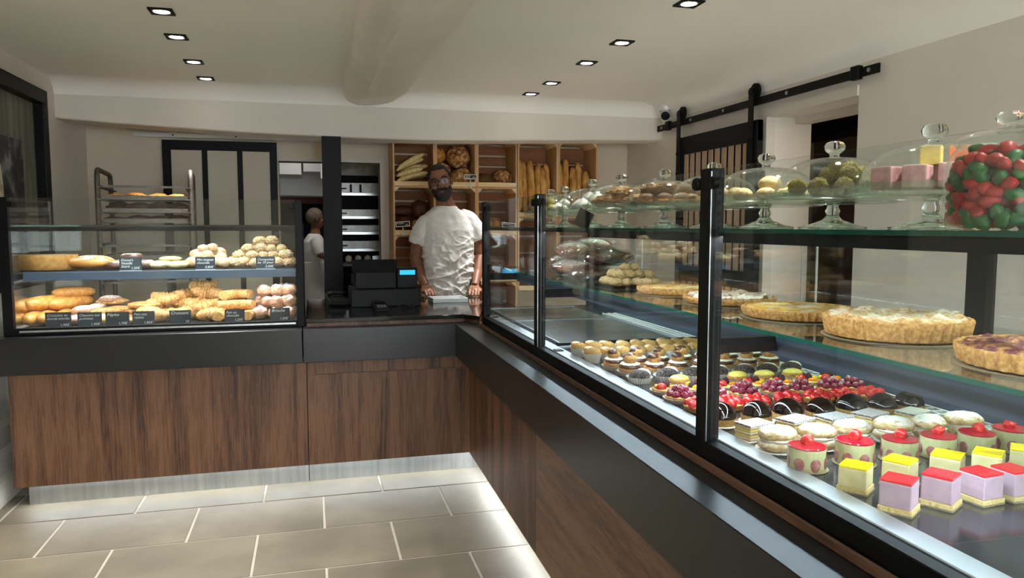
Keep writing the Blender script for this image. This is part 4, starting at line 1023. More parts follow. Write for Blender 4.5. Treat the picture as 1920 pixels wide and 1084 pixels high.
for s in (-1, 1):
    ee = kid('eye', MB().blob(A((s*.031, -.0685, .0045)), (.0125, .0115, .0050), 14, 10, M=R3).mesh('eye', smooth=True), 'eye_white')
    kid('iris', MB().blob(A((s*.031, -.0792, .0045)), (.0050, .003, .0048), 12, 8, M=R3).mesh('iris', smooth=True), 'iris', ee)
mb = MB()
for s in (-1, 1):
    q = [(.031+.026*math.copysign(abs(math.cos(a))**.55, math.cos(a)), .003+.0185*math.copysign(abs(math.sin(a))**.55, math.sin(a))) for a in [2*PI*k/24 for k in range(25)]]
    mb.tube([A((s*x, -.098+.010*(x/.06)**2, z)) for x, z in q], .0017, 6, cap=False)
    mb.tube([A((s*.058, -.088, .012)), A((s*.078, -.04, .012)), A((s*.083, .010, .010))], .0016, 6)
mb.tube([A((-.006, -.099, .008)), A((0, -.102, .011)), A((.006, -.099, .008))], .0016, 6)
eg = kid('eyeglasses', mb.mesh('eyeglasses', smooth=True), 'glasses')
mb = MB()
for s in (-1, 1): mb.add([A((s*(.031+dx), -.0965+.004*abs(dx+.031)/.06, .003+dz)) for dx, dz in ((-.024, -.017), (.024, -.017), (.024, .017), (-.024, .017))], [(0, 1, 2, 3)])
kid('lenses', mb.mesh('lenses'), 'lens_glass', eg).matrix_parent_inverse = Matrix.Identity(4)
Mw = Matrix.Translation((1.133, 5.262, .988))
w_ = MB().tube([Vector((1.135, 5.264, .985))+Vector((.036*math.cos(a), .012*math.sin(a)*.6, .033*math.sin(a))) for a in [2*PI*k/20 for k in range(21)]], .008, 8, cap=False)
kid('wristwatch', w_.mesh('wristwatch', smooth=True), 'watch')
kid('ring', MB().tube([Vector((1.092+.0125*math.cos(a), 5.138, .940+.0125*math.sin(a))) for a in [2*PI*k/16 for k in range(17)]], .0028, 6, cap=False).mesh('ring', smooth=True), 'gold')

# ---- the worker far back in the kitchen, turned away
b = Vector((.045, 9.3, 0))
wk2 = thing('person', 'worker in white T-shirt and long apron turned away in the kitchen', 'person', b)
H2 = Matrix.Translation((.055, 9.28, 1.485)) @ Matrix.Rotation(1.9, 4, 'Z')
mb = MB(); head_parts(mb, H2)
limb(mb, [(.05, 9.3, 1.42), (.045, 9.3, 1.36), (.04, 9.3, 1.27)], [.052, .054, .08], 12)
mb.rings([ell((.03, 9.3, z), rx, ry) for z, rx, ry in ((.75, .13, .15), (.95, .11, .14), (1.1, .115, .16), (1.22, .11, .16), (1.29, .07, .09))])
limb(mb, [(.04, 9.19, 1.20), (.085, 9.07, 1.07), (.20, 9.05, 1.02)], [.045, .042, .032])
limb(mb, [(.04, 9.41, 1.20), (.085, 9.51, 1.07), (.22, 9.45, 1.02)], [.045, .042, .032])
hand(mb, (.20, 9.05, 1.02), (.28, 9.08, 1.01), -1, 1, .9); hand(mb, (.22, 9.45, 1.02), (.30, 9.42, 1.01), 1, 1, .9)
for s in (-1, 1):
    limb(mb, [(.03, 9.3+s*.08, .82), (.03, 9.3+s*.09, .45), (.02, 9.3+s*.09, .07)], [.085, .055, .04]); mb.blob((.07, 9.3+s*.09, .035), (.12, .045, .035), 12, 8)
link('body', remesh(mb, .007, 2), 'skin', wk2).matrix_parent_inverse = Matrix.Translation(-b)
mb = MB().rings([ell((.03, 9.3, z), rx, ry) for z, rx, ry in ((.72, .15, .17), (.95, .135, .165), (1.1, .14, .185), (1.21, .13, .18), (1.28, .09, .12), (1.31, .065, .075))])
limb(mb, [(.045, 9.16, 1.235), (.07, 9.10, 1.15), (.09, 9.06, 1.06)], [.07, .068, .06]); limb(mb, [(.045, 9.44, 1.235), (.07, 9.5, 1.15), (.09, 9.52, 1.06)], [.07, .068, .06])
link('t_shirt', remesh(mb, .009, 3), 'tshirt', wk2).matrix_parent_inverse = Matrix.Translation(-b)
mb = MB().rings([ell((.03, 9.3, z), rx, ry) for z, rx, ry in ((.18, .19, .21), (.5, .175, .20), (.8, .16, .185), (.98, .15, .178))])
link('apron', remesh(mb, .012, 2), 'tshirt', wk2).matrix_parent_inverse = Matrix.Translation(-b)
link('hair', shell((0, .016, .032), (.084, .106, .102), H2, lambda p: p.z > (.07 if p.y < -.04 else (-.01 if p.y < .03 else -.06))).mesh('hair', smooth=True), 'hair_brown', wk2).matrix_parent_inverse = Matrix.Translation(-b)

# =================================================================== CAKE STANDS WITH GLASS DOMES
ZTOP = 1.3945
def dome_stand(x, y, label, sc=1.0):
    t = thing('cake_stand', label, 'cake stand', RL(x, y, ZTOP), RA, 'glass cake stands with domes on the pastry case')
    t.scale = (1.15*sc, 1.15*sc, 1.02*sc)
    MB().lathe([(.0, .0), (.075, .0), (.078, .003), (.05, .010), (.022, .022), (.013, .034), (.017, .045), (.012, .058), (.018, .072), (.03, .076), (.0, .078)], 32).build('foot', 'pressed_glass', t, smooth=60)
    pl = MB()
    n = 96
    def ring(r, z, w=0): return [Vector((r*(1+w*math.cos(24*a))*math.cos(a), r*(1+w*math.cos(24*a))*math.sin(a), z+(abs(w)*.25*math.cos(24*a)))) for a in [2*PI*k/n for k in range(n)]]
    pl.rings([ring(.02, .076), ring(.10, .073), ring(.147, .066), ring(.151, .070), ring(.150, .088, .004), ring(.1495, .099, .008), ring(.1455, .099, .008), ring(.143, .087, .004), ring(.136, .084), ring(.02, .084)])
    pl.build('plate', 'plate_glass', t, smooth=60)
    out = [(.1335, .086)]+[(.1335*math.cos(a)**.75 if a < 1.5 else .012, .094+.093*math.sin(a)) for a in [q*PI/2/12 for q in range(0, 12)]]+[(.013, .1875)]
    inn = [(max(r-.0025, .004), z-.002 if i else z) for i, (r, z) in enumerate(out)][::-1]
    MB().lathe(out+inn, 40, cap=False).build('dome', 'dome_glass', t, smooth=60)
    MB().lathe([(.012, .1865), (.010, .193), (.012, .198), (.021, .206), (.023, .216), (.019, .226), (.010, .230), (0, .231)], 20, flute=.05, nf=10).build('knob', 'pressed_glass', t, smooth=60)
    return t
glass('plate_glass', (.84, .89, .82), .13, .15, .7)
STANDS = [(1.349, 4.186), (1.329, 3.862), (1.346, 3.486), (1.344, 3.107), (1.405, 2.80), (1.436, 2.463), (1.426, 2.120), (1.408, 1.768), (1.392, 1.408)]
WHAT = ['green and white sweets', 'white meringues', 'a tall meringue pile', 'flaky honey pastries', 'golden shredded pastries', 'pale shortbread and squares', 'round crimped cookies', 'pistachio balls', 'Turkish delight']
for (x, y), w_ in zip(STANDS, WHAT): dome_stand(x, y, 'glass domed cake stand holding %s' % w_, .93 if y > 3.8 else 1.0)
SETDOME = {}
def on_plate(i, proto, spots, labels, group):
    x, y = STANDS[i]; s = .93 if y > 3.8 else 1.0
    if len(labels) > 1 and len(set(labels)) == 1:
        order = sorted(range(len(spots)), key=lambda q: (spots[q][2], spots[q][0]+.3*spots[q][1])); labels = list(labels)
        for rk, q in enumerate(order): labels[q] = labels[q].replace(' piled on its plate', '')+', %s from front' % NTH[rk]
    sp = []
    for (dx, dy, dz, rz, k) in spots: sp.append((tuple(RL(x+dx*1.13, y+dy*1.13, ZTOP+.0872*s+dz*1.07)), rz, k*1.08))
    return place(proto, sp, labels, group)
def names(fmt, n): return [fmt % NTH[i] for i in range(n)] if '%' in fmt else [fmt]*n
# 1 green and white sweets
p = tag(MB().blob((0, 0, .018), (.024, .024, .020), 12, 8, .25, 3, 1, .9).build('pistachio_sweet', 'pistachio', None, smooth=True), None, 'sweet')
on_plate(0, p, [(-.06, -.04, 0, 0, 1.2), (-.01, -.06, 0, 1, 1.2), (.05, -.04, 0, 2, 1.2), (-.04, .03, 0, .5, 1.2), (.03, .04, 0, 1.5, 1.2), (-.01, -.02, .036, 1, 1.2)], ['green pistachio sweet under the dome furthest back, piled on its plate']*6, 'pistachio sweets under the furthest dome')
# 2, 3 meringues
p = tag(MB().lathe([(.0, 0), (.034, 0), (.039, .010), (.034, .022), (.022, .032), (.012, .040), (.0, .046)], 20, flute=.03, nf=6).build('meringue', 'meringue', None, smooth=60), None, 'meringue')
on_plate(1, p, [(-.05, -.05, 0, 0, 1), (.04, -.055, 0, 1, 1), (.0, .05, 0, 1, 1), (-.01, -.01, .034, .5, .8)], ['white meringue on the second stand from the back']*4, 'meringues under the second dome')
p = tag(dup(p), None, 'meringue')
on_plate(2, p, [(-.06, -.05, 0, 0, 1.1), (.03, -.07, 0, 1, 1.1), (.06, .04, 0, 1, 1.1), (-.04, .05, 0, 0, 1.1), (-.02, -.02, .038, 0, .95), (.03, .01, .038, 1, .9)], ['white meringue piled high under the third dome from the back']*6, 'meringues under the third dome')
# 4, 5 flaky honey and shredded pastries
p = tag(MB().blob((0, 0, .022), (.046, .030, .023), 40, 24, .38, 4.5, 3, .95).build('shredded_roll', 'kadaif', None, smooth=True), None, 'pastry')
on_plate(3, p, [(-.065, -.055, 0, .3, 1.1), (.025, -.085, 0, -.1, 1.1), (-.02, -.03, 0, .1, 1.1), (.07, -.03, 0, .9, 1.1), (-.06, .03, 0, .2, 1.1), (.04, .04, 0, 0, 1.1), (-.04, -.05, .034, .2, 1.0), (.045, -.05, .034, .0, 1.0), (.0, -.01, .034, .4, 1.0), (.0, -.02, .054, .1, .75)], ['golden honey roll under the fourth dome from the back']*10, 'honey rolls under the fourth dome')
p5 = dup(p); p5['category'] = 'pastry'
on_plate(4, p5, [(-.02, -.05, .036, .2, 1.05), (.055, -.03, .036, -.1, 1.0), (-.055, -.01, .036, .3, 1.0), (.01, -.02, .056, .1, .72), (.0, .03, .036, .1, 1.0)], ['golden shredded roll on top of the pile under the fifth dome']*5, 'shredded rolls under the fifth dome')
p = tag(MB().blob((0, 0, .02), (.034, .028, .022), 14, 9, .15, 3, 5, .85).build('honey_cake', 'honey_brown', None, smooth=True), None, 'cake')
on_plate(4, p, [(-.085, -.035, 0, 0, 1.1), (-.04, -.08, 0, .4, 1.1), (.02, -.092, 0, .4, 1.1), (.075, -.055, 0, .8, 1.1), (.02, -.03, 0, .2, 1.1), (-.04, -.01, 0, .6, 1.1), (.06, .03, 0, 1, 1.1)], ['brown honey cake at the bottom under the fifth dome']*7, 'honey cakes under the fifth dome')
# 6 shortbread on squares
p = tag(MB().box(-.026, .026, -.02, .02, 0, .022).build('pastry_square', 'baklava', None, bevel=.003), None, 'pastry')
on_plate(5, p, [(-.08, -.05, 0, .1, 1), (-.025, -.07, 0, 0, 1), (.03, -.075, 0, 0, 1), (.08, -.05, 0, -.1, 1), (-.03, -.01, 0, 0, 1), (.03, -.01, 0, 0, 1)], ['dark syrup square under the dome behind the black post']*6, 'syrup squares under the sixth dome')
p = tag(MB().blob((0, 0, .014), (.026, .022, .016), 18, 9, 0, 1, 0, .85, fn=lambda d: 1+.06*math.cos(9*math.atan2(d.y, d.x))).build('shortbread', 'shortbread', None, smooth=True), None, 'cookie')
on_plate(5, p, [(-.06, -.05, .022, 0, 1), (-.01, -.06, .022, 1, 1), (.05, -.05, .022, 0, 1), (.02, -.01, .022, 0, 1)], ['pale shortbread atop the squares under the sixth dome']*4, 'shortbreads under the sixth dome')
# 7 crimped cookies
p = tag(MB().blob((0, 0, .015), (.026, .026, .018), 30, 10, 0, 1, 0, .8, fn=lambda d: 1+.07*math.cos(12*math.atan2(d.y, d.x))).build('crimped_cookie', 'shortbread', None, smooth=True), None, 'cookie')
sp7 = [(-.088, -.03, 0, 0, 1), (-.045, -.072, 0, .3, 1), (.012, -.09, 0, .1, 1), (.062, -.066, 0, .5, 1), (.09, -.015, 0, 0, 1), (-.02, -.03, 0, 0, 1), (.035, -.02, 0, 0, 1), (-.05, .04, 0, 0, 1), (.04, .05, 0, 0, 1), (-.01, -.035, .027, 0, 1.25), (.075, -.03, .026, .2, 1)]
on_plate(6, p, sp7, ['round crimped cookie under the dome just past the black post']*len(sp7), 'crimped cookies under the seventh dome')
# 8 pistachio balls
p = tag(MB().blob((0, 0, .022), .0245, 36, 24, .30, 7, 3, .97).build('pistachio_ball', 'pistachio', None, smooth=True), None, 'sweet')
sp8 = [(-.10, .0, 0), (-.075, -.045, 0), (-.028, -.075, 0), (.02, -.085, 0), (.068, -.06, 0), (.095, -.01, 0), (.0, -.03, 0), (.05, -.01, 0), (-.045, .0, 0), (.06, .05, 0), (.0, .04, 0), (-.005, -.058, .036), (.045, -.045, .036), (.078, -.02, .036), (.02, -.005, .036), (-.03, -.02, .036), (.03, .03, .036), (-.012, -.025, .070), (.03, -.02, .072), (.05, .01, .068)]
on_plate(7, p, [(x, y, {0: 0, 1: .030, 2: .049}[0 if z == 0 else (1 if z < .05 else 2)], i*1.3, .88 if z < .05 else .80) for i, (x, y, z) in enumerate(sp8)], ['pistachio rolled ball in the pile under the eighth dome']*len(sp8), 'pistachio balls under the eighth dome')
# 9 Turkish delight
def cube(mt, w=.047): return tag(MB().box(-w/2, w/2, -w/2, w/2, 0, w).build('turkish_delight', mt, None, bevel=.004), None, 'sweet')
on_plate(8, cube('lokum_pink'), [(-.090, .02, 0, .25, 1), (-.068, -.035, 0, .5, 1), (-.030, -.080, 0, .75, 1.05), (.030, -.088, 0, .9, 1), (.080, -.050, 0, 1.2, 1), (-.008, -.02, 0, .7, 1), (.045, -.015, 0, .7, 1), (-.03, .045, 0, .2, 1), (.03, .05, 0, 0, 1)], ['pink sugared Turkish delight cube under the dome next to the jar']*9, 'pink Turkish delight under the ninth dome')
on_plate(8, cube('lokum_yellow'), [(-.034, -.030, .048, .7, .84)], ['yellow Turkish delight cube on top under the dome beside the jar'], 'Turkish delight on top')
on_plate(8, cube('lokum_orange'), [(.026, -.040, .048, .72, .86)], ['orange Turkish delight cube on top under the dome beside the jar'], 'Turkish delight on top')
# leaning slate card
o = MB().box(-.045, .045, -.003, .003, 0, .075).build('slate_card', 'chalkboard_black', None); o.location = RL(1.12, 3.02, ZTOP+.001); o.rotation_euler = (-.25, .35, -1.2); tag(o, 'small black slate card leaning among the cake stands', 'card')
# candy jar
jx, jy = 1.190, 1.030
t = thing('candy_jar', 'big glass jar with knobbed lid full of red and green candies', 'jar', RL(jx, jy, ZTOP), RA)
t.scale = (.97, .97, .92)
o_ = [(.0, 0), (.088, 0), (.096, .006), (.099, .03), (.099, .115), (.092, .137), (.082, .150), (.081, .156)]
i_ = [(r-.004 if r > .01 else 0, z+.004) for r, z in o_][::-1]
MB().lathe(o_+i_, 40, cap=False).build('jar_body', 'dome_glass', t, smooth=50)
ld = MB().lathe([(.078, .150), (.087, .157), (.089, .163), (.080, .172), (.05, .182), (.02, .188), (.0, .189)]+[(.0, .186), (.05, .178), (.078, .168), (.078, .150)], 40, cap=False).build('lid', 'dome_glass', t, smooth=50)
MB().lathe([(.012, .187), (.010, .192), (.020, .198), (.024, .207), (.018, .215), (0, .217)], 18, flute=.05, nf=9).build('knob', 'pressed_glass', ld, smooth=60)
cr_ = tag(MB().blob((0, 0, 0), (.020, .0135, .0115), 10, 7, .15, 2, 1).build('jelly_candy', 'candy_red', None, smooth=True), None, 'candy')
cg_ = tag(MB().blob((0, 0, 0), (.019, .0135, .012), 10, 7, .15, 2, 2).build('jelly_candy', 'candy_green', None, smooth=True), None, 'candy')
rr = random.Random(3); sr, sg = [], []
for lev in range(9):
    zz = .016+lev*.0158
    for rad, n in ((.079, 17), (.054, 10)):
        if lev > 6: rad *= .85
        if lev == 8 and rad > .06: continue
        for k in range(n):
            a = 2*PI*(k+rr.random()*.5)/n+lev*.3
            q = RL(jx+.96*rad*math.cos(a), jy+.96*rad*math.sin(a), ZTOP+zz*.92+rr.uniform(-.004, .004))
            (sr if rr.random() < .58 else sg).append((tuple(q), rr.uniform(0, 3), rr.uniform(.85, 1.05)))
for pr_, s_, nm_ in ((cr_, sr, 'red'), (cg_, sg, 'green')):
    for o in place(pr_, s_, ['soft %s jelly candy inside the big glass jar' % nm_]*len(s_), '%s candies in the jar' % nm_): o.rotation_euler = (rr.uniform(-1, 1), rr.uniform(-1, 1), o.rotation_euler.z)

# =================================================================== BIG TARTS ON THE MIDDLE SHELF
def big_tart(x, y, r, h, top, label, nf=44, rough=.012, seed=1, rz=0):
    t = thing('large_tart', label, 'tart', RL(x, y, ZS+.0005), rz, 'large tarts on the middle shelf')
    MB().lathe([(0, 0), (r+.004, 0), (r+.005, .0015), (0, .003)], 48).build('card_base', 'gold_card', t, smooth=30)
    MB().lathe([(r*.90, .003), (r*.955, .006), (r, h-.006), (r*.99, h), (r*.955, h), (r*.94, h-.006), (0, h-.006)], nf*6, flute=.020, nf=nf).build('crust', 'tart_crust', t, smooth=30)
    n, m = 40, 14; rs = []
    for i in range(m+1):
        q = .96*r*(1-i/m)+.001
        rs.append([Vector((q*math.cos(a), q*math.sin(a), h-.004+rough*(.5+.9*nz((q*math.cos(a), q*math.sin(a), 0), 26, seed)+.5*nz((q*math.cos(a), q*math.sin(a), 0), 70, seed)) if i else h-.006)) for a in [2*PI*k/n for k in range(n)]])
    MB().rings(rs, True).build('filling', top, t, smooth=True)
pm('gold_card', 'a3987c', .4, .5)
big_tart(1.272, 2.44, .130, .026, 'tart_yellow', 'yellow glazed tart dusted with sugar, furthest of the five', 44, .005, 1)
big_tart(1.285, 2.085, .140, .024, 'tart_brown', 'dark tart under shredded topping and powder sugar behind the black post', 44, .016, 2)
big_tart(1.275, 1.715, .145, .028, 'tart_yellow', 'yellow fluted tart with sugar and caramel, middle of the five', 52, .005, 3)
big_tart(1.268, 1.362, .147, .046, 'tart_apple', 'thick apple crumble tart dusted with sugar, second nearest', 40, .014, 4)
big_tart(1.262, .985, .150, .036, 'tart_plum', 'plum tart with purple filling at the edge of the picture', 36, .014, 5)
# wrapped goods at the far end of the middle shelf
def wrapped(x, y, z, r, mt, label, seed, inner='crust_dark', n=5):
    t = thing('wrapped_cake', label, 'wrapped cake', RL(x, y, z), seed*.7, 'film wrapped cakes on the middle shelf')
    MB().blob((0, 0, r[2]), r, 24, 14, .12, 2.4, seed, .92).build('cake', inner, t, smooth=True)
    MB().blob((0, 0, r[2]+.001), (r[0]+.008, r[1]+.008, r[2]+.006), 34, 22, .16, 7, seed+3, .93).build('film', 'wrap_film', t, smooth=35)
wrapped(1.17, 3.02, ZS+.001, (.10, .09, .035), '', 'film wrapped dark cake beside the crumbly biscuits', 2)
wrapped(1.20, 3.30, ZS+.001, (.12, .10, .045), '', 'white wrapped loaf under another behind the glass post', 3, 'crust_sugar')
wrapped(1.24, 3.02, ZS+.074, (.12, .09, .035), '', 'dark wrapped loaf on top of the others', 5)
wrapped(1.19, 3.31, ZS+.094, (.085, .08, .036), '', 'small white wrapped cake on top near the cash desk', 6, 'crust_sugar')
wrapped(1.30, 3.62, ZS+.001, (.13, .11, .05), '', 'wrapped grey cake furthest along the middle shelf', 8, 'crust_sugar')
wrapped(1.40, 3.62, ZS+.105, (.09, .08, .035), '', 'wrapped grey cake stacked on the furthest one', 9, 'crust_sugar')
t = thing('biscuit_tray', 'black tray under the crumbly biscuits', 'tray', RL(1.24, 2.76, ZS+.001), .1)
MB().box(-.115, .115, -.09, .09, 0, .004).box(-.115, .115, -.09, -.085, .004, .012).box(-.115, .115, .085, .09, .004, .012).box(-.115, -.11, -.085, .085, .004, .012).box(.11, .115, -.085, .085, .004, .012).build('base', 'black_plastic', t)
p = tag(MB().blob((0, 0, .017), (.026, .022, .018), 12, 8, .35, 3, 4, .9).build('crumbly_biscuit', 'crumble', None, smooth=50), None, 'biscuit')
sp = [((-.08+.04*i, -.06+.04*j, .006), i+j, 1) for i in range(5) for j in range(4)]+[((-.06+.04*i, -.04+.04*j, .036), i*2+j, 1) for i in range(4) for j in range(3)]+[((-.03+.04*i, -.02, .064), i, .9) for i in range(2)]
place(p, [(tuple(RL(1.24+a[0], 2.76+a[1], ZS+a[2])), rz, k) for a, rz, k in sp], ['crumbly pale biscuit heaped on the black tray by the wrapped cakes']*len(sp), 'crumbly biscuits on the black tray')

# =================================================================== PASTRIES ON THE CASE DECK
def rowspots(xs, y, z=ZD, rz=0, jr=0.0, jx=.004, sc=1.0):
    r = random.Random(int(y*1000)); return [(tuple(RL(x+r.uniform(-jx, jx), y+r.uniform(-jx, jx), z+.0005)), RA+rz+r.uniform(-jr, jr), sc*r.uniform(.96, 1.04)) for x in xs]
def rowlab(fmt, n): return [fmt % ORD[i] for i in range(n)]
def paper_cup(t, r=.040, h=.016, sx=1.0):
    n = 60; rs = []
    for q, z in ((.72, .0), (.98, h), (.955, h), (.69, .0015)): rs.append([Vector((sx*r*q*(1+.03*math.cos(30*a))*math.cos(a), r*q*(1+.03*math.cos(30*a))*math.sin(a), z)) for a in [2*PI*k/n for k in range(n)]])
    MB().rings(rs, False).build('paper_cup', 'paper', t, smooth=30)
    MB().lathe([(0, 0), (r*.71, 0), (r*.71, .001), (0, .001)], 24).build('paper_base', 'paper', t)
def ragged(w, z0, z1, seed):
    mb = MB(); n = 10; P = []
    for sx, sy, ex, ey in ((-1,-1,1,-1), (1,-1,1,1), (1,1,-1,1), (-1,1,-1,-1)):
        for k in range(n):
            s = k/n; x = sx+(ex-sx)*s; y = sy+(ey-sy)*s; q = w/2*(1+.06*nz((x*3, y*3, 0), 1.6, seed)); P.append((x*q, y*q))
    return mb.prism(P, z0, z1)
def cube_cake(name, label, mous, glz, w=.054, h=.052, seed=1):
    t = thing(name, label, 'cake'); t['category'] = 'cake'
    ragged(w*1.12, 0, .0035, seed).build('card', 'gold_card', t)
    ragged(w*1.06, .0035, .011, seed+2).build('sponge', 'sponge', t)
    MB().box(-w/2, w/2, -w/2, w/2, .011, h-.003).build('mousse', mous, t, bevel=.0025)
    MB().box(-w/2+.0005, w/2-.0005, -w/2+.0005, w/2-.0005, h-.003, h+.0015).build('glaze', glz, t, bevel=.0012)
    return t
p = cube_cake('mousse_cube', '', 'mousse_pink', 'glaze_red', .050, .056)
place(p, [(s0[0], RA+q, s0[2]) for s0, q in zip(rowspots([.992, 1.088, 1.166, 1.24, 1.32], 1.03), (.6, .52, .12, .1, .3))], rowlab('pink mousse cube with red glaze, %s in its row', 5), 'pink mousse cubes')
p = cube_cake('mousse_cube', '', 'mousse_yellow', 'glaze_yellow', .050, .050, 5)
place(p, rowspots([.992, 1.095, 1.195, 1.29, 1.38, 1.465], 1.135, rz=.62, jr=.12), rowlab('yellow mousse cube with lemon glaze, %s in its row', 6), 'yellow mousse cubes')
# strawberry cream rounds
nm('berry_cut', [(.3, 'a04a4c'), (.55, 'b8706c'), (.75, 'd6aa9e')], 60, .35)
def strawberry(mb, c, r=.012, M=None): mb.blob(c, (r, r, r*1.35), 12, 9, .04, 6, 2, None, M, lambda d: 1-.28*max(0, d.z))
t = thing('strawberry_cream_cake', '', 'cake')
MB().lathe([(0, 0), (.044, 0), (.045, .0012), (0, .002)], 32).build('card', 'gold_card', t)
MB().lathe([(0, .002), (.0385, .002), (.0385, .008), (0, .008)], 32).build('sponge', 'sponge', t)
MB().lathe([(0, .008), (.0380, .008), (.0380, .047), (0, .047)], 32).build('cream', 'mousse_yellow', t, smooth=40)
MB().lathe([(0, .047), (.0380, .047), (.0385, .0495), (.037, .051), (0, .051)], 32).build('glaze', 'glaze_berry', t, smooth=40)
MB().lathe([(.0398, .001), (.0398, .052), (.0402, .052), (.0402, .001)], 32, cap=False).build('film', 'pane_glass', t, smooth=40)
for k in range(7):
    a = 2*PI*k/7
    mb = MB().blob((0, 0, 0), (.0115, .0022, .019), 12, 8, fn=lambda d: 1-.5*max(0, d.z)); o = mb.build('strawberry_half', 'berry_cut', t, smooth=True)
    o.location = (.0378*math.cos(a), .0378*math.sin(a), .020); o.rotation_euler.z = a+PI/2
mb = MB(); strawberry(mb, (0, 0, 0), .0125); o = mb.build('strawberry', 'strawberry', t, smooth=True); o.location = (.006, .004, .060); o.rotation_euler = (1.1, .3, .6)
place(t, rowspots([.988, 1.10, 1.207, 1.307, 1.402, 1.497], 1.268, jr=.5, sc=.92), rowlab('round strawberry cream cake with red glaze, %s in its row', 6), 'strawberry cream cakes')
# flaky puffs on paper
t = thing('sugared_puff', '', 'pastry')
MB().lathe([(0, 0), (.040, 0), (.046, .004), (.045, .005), (.039, .0015), (0, .0015)], 40, flute=.02, nf=20).build('paper_base', 'paper', t, smooth=30)
MB().blob((0, 0, .015), (.043, .037, .015), 26, 10, .10, 3, 3, .9).build('lower_half', 'flaky', t, smooth=True)
MB().lathe([(0, .022), (.034, .022), (.037, .027), (.034, .031), (0, .031)], 28, flute=.04, nf=9).build('cream', 'cream', t, smooth=50)
MB().blob((0, 0, .036), (.042, .036, .019), 30, 14, .14, 4, 6, .5).build('lid', 'flaky', t, smooth=True)
place(t, rowspots([1.0, 1.095, 1.19, 1.29, 1.385, 1.48], 1.385, jr=.6), rowlab('sugared flaky cream puff, %s in its row', 6), 'sugared cream puffs')
# millefeuilles: iced slices with feathered lines
m, nt, bs = base('feather_icing')
v = coords(nt, (1, 1, 1), False); wv = nt.nodes.new('ShaderNodeTexWave'); wv.bands_direction = 'X'; wv.inputs['Scale'].default_value = 42; wv.inputs['Distortion'].default_value = 2.2; wv.inputs['Detail'].default_value = 1; wv.inputs['Detail Scale'].default_value = 12
nt.links.new(v, wv.inputs['Vector']); nt.links.new(ramp(nt, wv.outputs['Fac'], [(.03, '4a3428'), (.14, 'e9e6e0'), (.6, 'f2f0ec')]), bs.inputs['Base Color']); bs.inputs['Roughness'].default_value = .3
t = thing('millefeuille', '', 'pastry')
MB().box(-.044, .044, -.032, .032, 0, .0012).build('paper_base', 'paper', t)
for k in range(3):
    MB().box(-.0375, .0375, -.026, .026, .0015+k*.0135, .0065+k*.0135).build('puff_layer', 'flaky', t, bevel=.001, seg=1)
    if k < 2: MB().box(-.0365, .0365, -.025, .025, .0068+k*.0135, .0147+k*.0135).build('custard_layer', 'custard', t, bevel=.002, seg=1)
MB().box(-.0375, .0375, -.0262, .0262, .0337, .0385).build('icing', 'feather_icing', t, bevel=.0015)
place(t, rowspots([1.005, 1.11, 1.215, 1.32, 1.43], 1.482, rz=.35, jr=.15), rowlab('millefeuille slice with feathered white icing, %s in its row', 5), 'millefeuilles')
# glossy chocolate domes
t = thing('chocolate_dome', '', 'cake')
MB().lathe([(0, 0), (.041, 0), (.044, .003), (.041, .004), (0, .002)], 32).build('plate', 'card_white', t, smooth=40)
MB().lathe([(0, .003), (.036, .003), (.0378, .010), (.037, .020), (0, .020)], 32, flute=.02, nf=17).build('nut_band', 'nuts', t, smooth=30)
MB().lathe([(.0365, .018)]+[(.0365*math.cos(a), .018+.037*math.sin(a)) for a in [q*PI/2/12 for q in range(1, 12)]]+[(0, .055)], 36).build('glazed_dome', 'glaze_black', t, smooth=True)
place(t, rowspots([.99, 1.085, 1.175, 1.265, 1.355, 1.445, 1.53], 1.60), rowlab('glossy black chocolate dome, %s in its row', 7), 'glossy chocolate domes')
# fruit tartlets
def tartlet(name, cat='tart', r=.040, h=.016, cup=True):
    t = thing(name, '', cat)
    if cup: paper_cup(t, r*1.16, h*.8)
    MB().lathe([(0, .002), (r*.85, .002), (r, h), (r*.93, h+.001), (r*.90, h-.003), (0, h-.003)], 96, flute=.018, nf=24).build('crust', 'tart_crust', t, smooth=40)
    MB().lathe([(0, h-.003), (r*.9, h-.003), (r*.86, h+.002), (0, h+.004)], 24).build('custard', 'custard', t, smooth=True)
    return t
def put(t, name, mb, mat, loc, rot=(0,0,0)):
    o = mb if not isinstance(mb, MB) else None
    me = mb.mesh(name, smooth=True) if isinstance(mb, MB) else mb
    o = link(name, me, mat, t); o.location = loc; o.rotation_euler = rot; return o
mb = MB(); strawberry(mb, (0, 0, 0), .0135); SB = mb.mesh('strawberry', smooth=True)
def rasp_fn(d): return 1+.10*math.cos(7*math.atan2(d.y, d.x))*math.cos(6*d.z*1.6)
RB = MB().blob((0, 0, 0), (.0105, .0105, .012), 18, 12, .04, 5, 1, None, None, rasp_fn).mesh('raspberry', smooth=True)
t = tartlet('strawberry_tartlet', cup=False)
for k in range(6): put(t, 'strawberry', SB, 'strawberry', (.024*math.cos(k*PI/3), .024*math.sin(k*PI/3), .021), (PI/2-.5, 0, k*PI/3-PI/2))
put(t, 'strawberry', SB, 'strawberry', (0, 0, .028), (.3, 0, 0))
place(t, rowspots([1.0, 1.085, 1.175, 1.265, 1.36, 1.45, 1.53], 1.738, jr=1), rowlab('strawberry tartlet with glazed red berries, %s in its row', 7), 'strawberry tartlets')
t = tartlet('raspberry_tartlet')
for k in range(8): put(t, 'raspberry', RB, 'raspberry_fruit', (.027*math.cos(k*PI/4), .027*math.sin(k*PI/4), .021), (.2, .1, k))
for k in range(4): put(t, 'raspberry', RB, 'raspberry_fruit', (.012*math.cos(k*PI/2+.3), .012*math.sin(k*PI/2+.3), .033), (.1, .3, k*2))
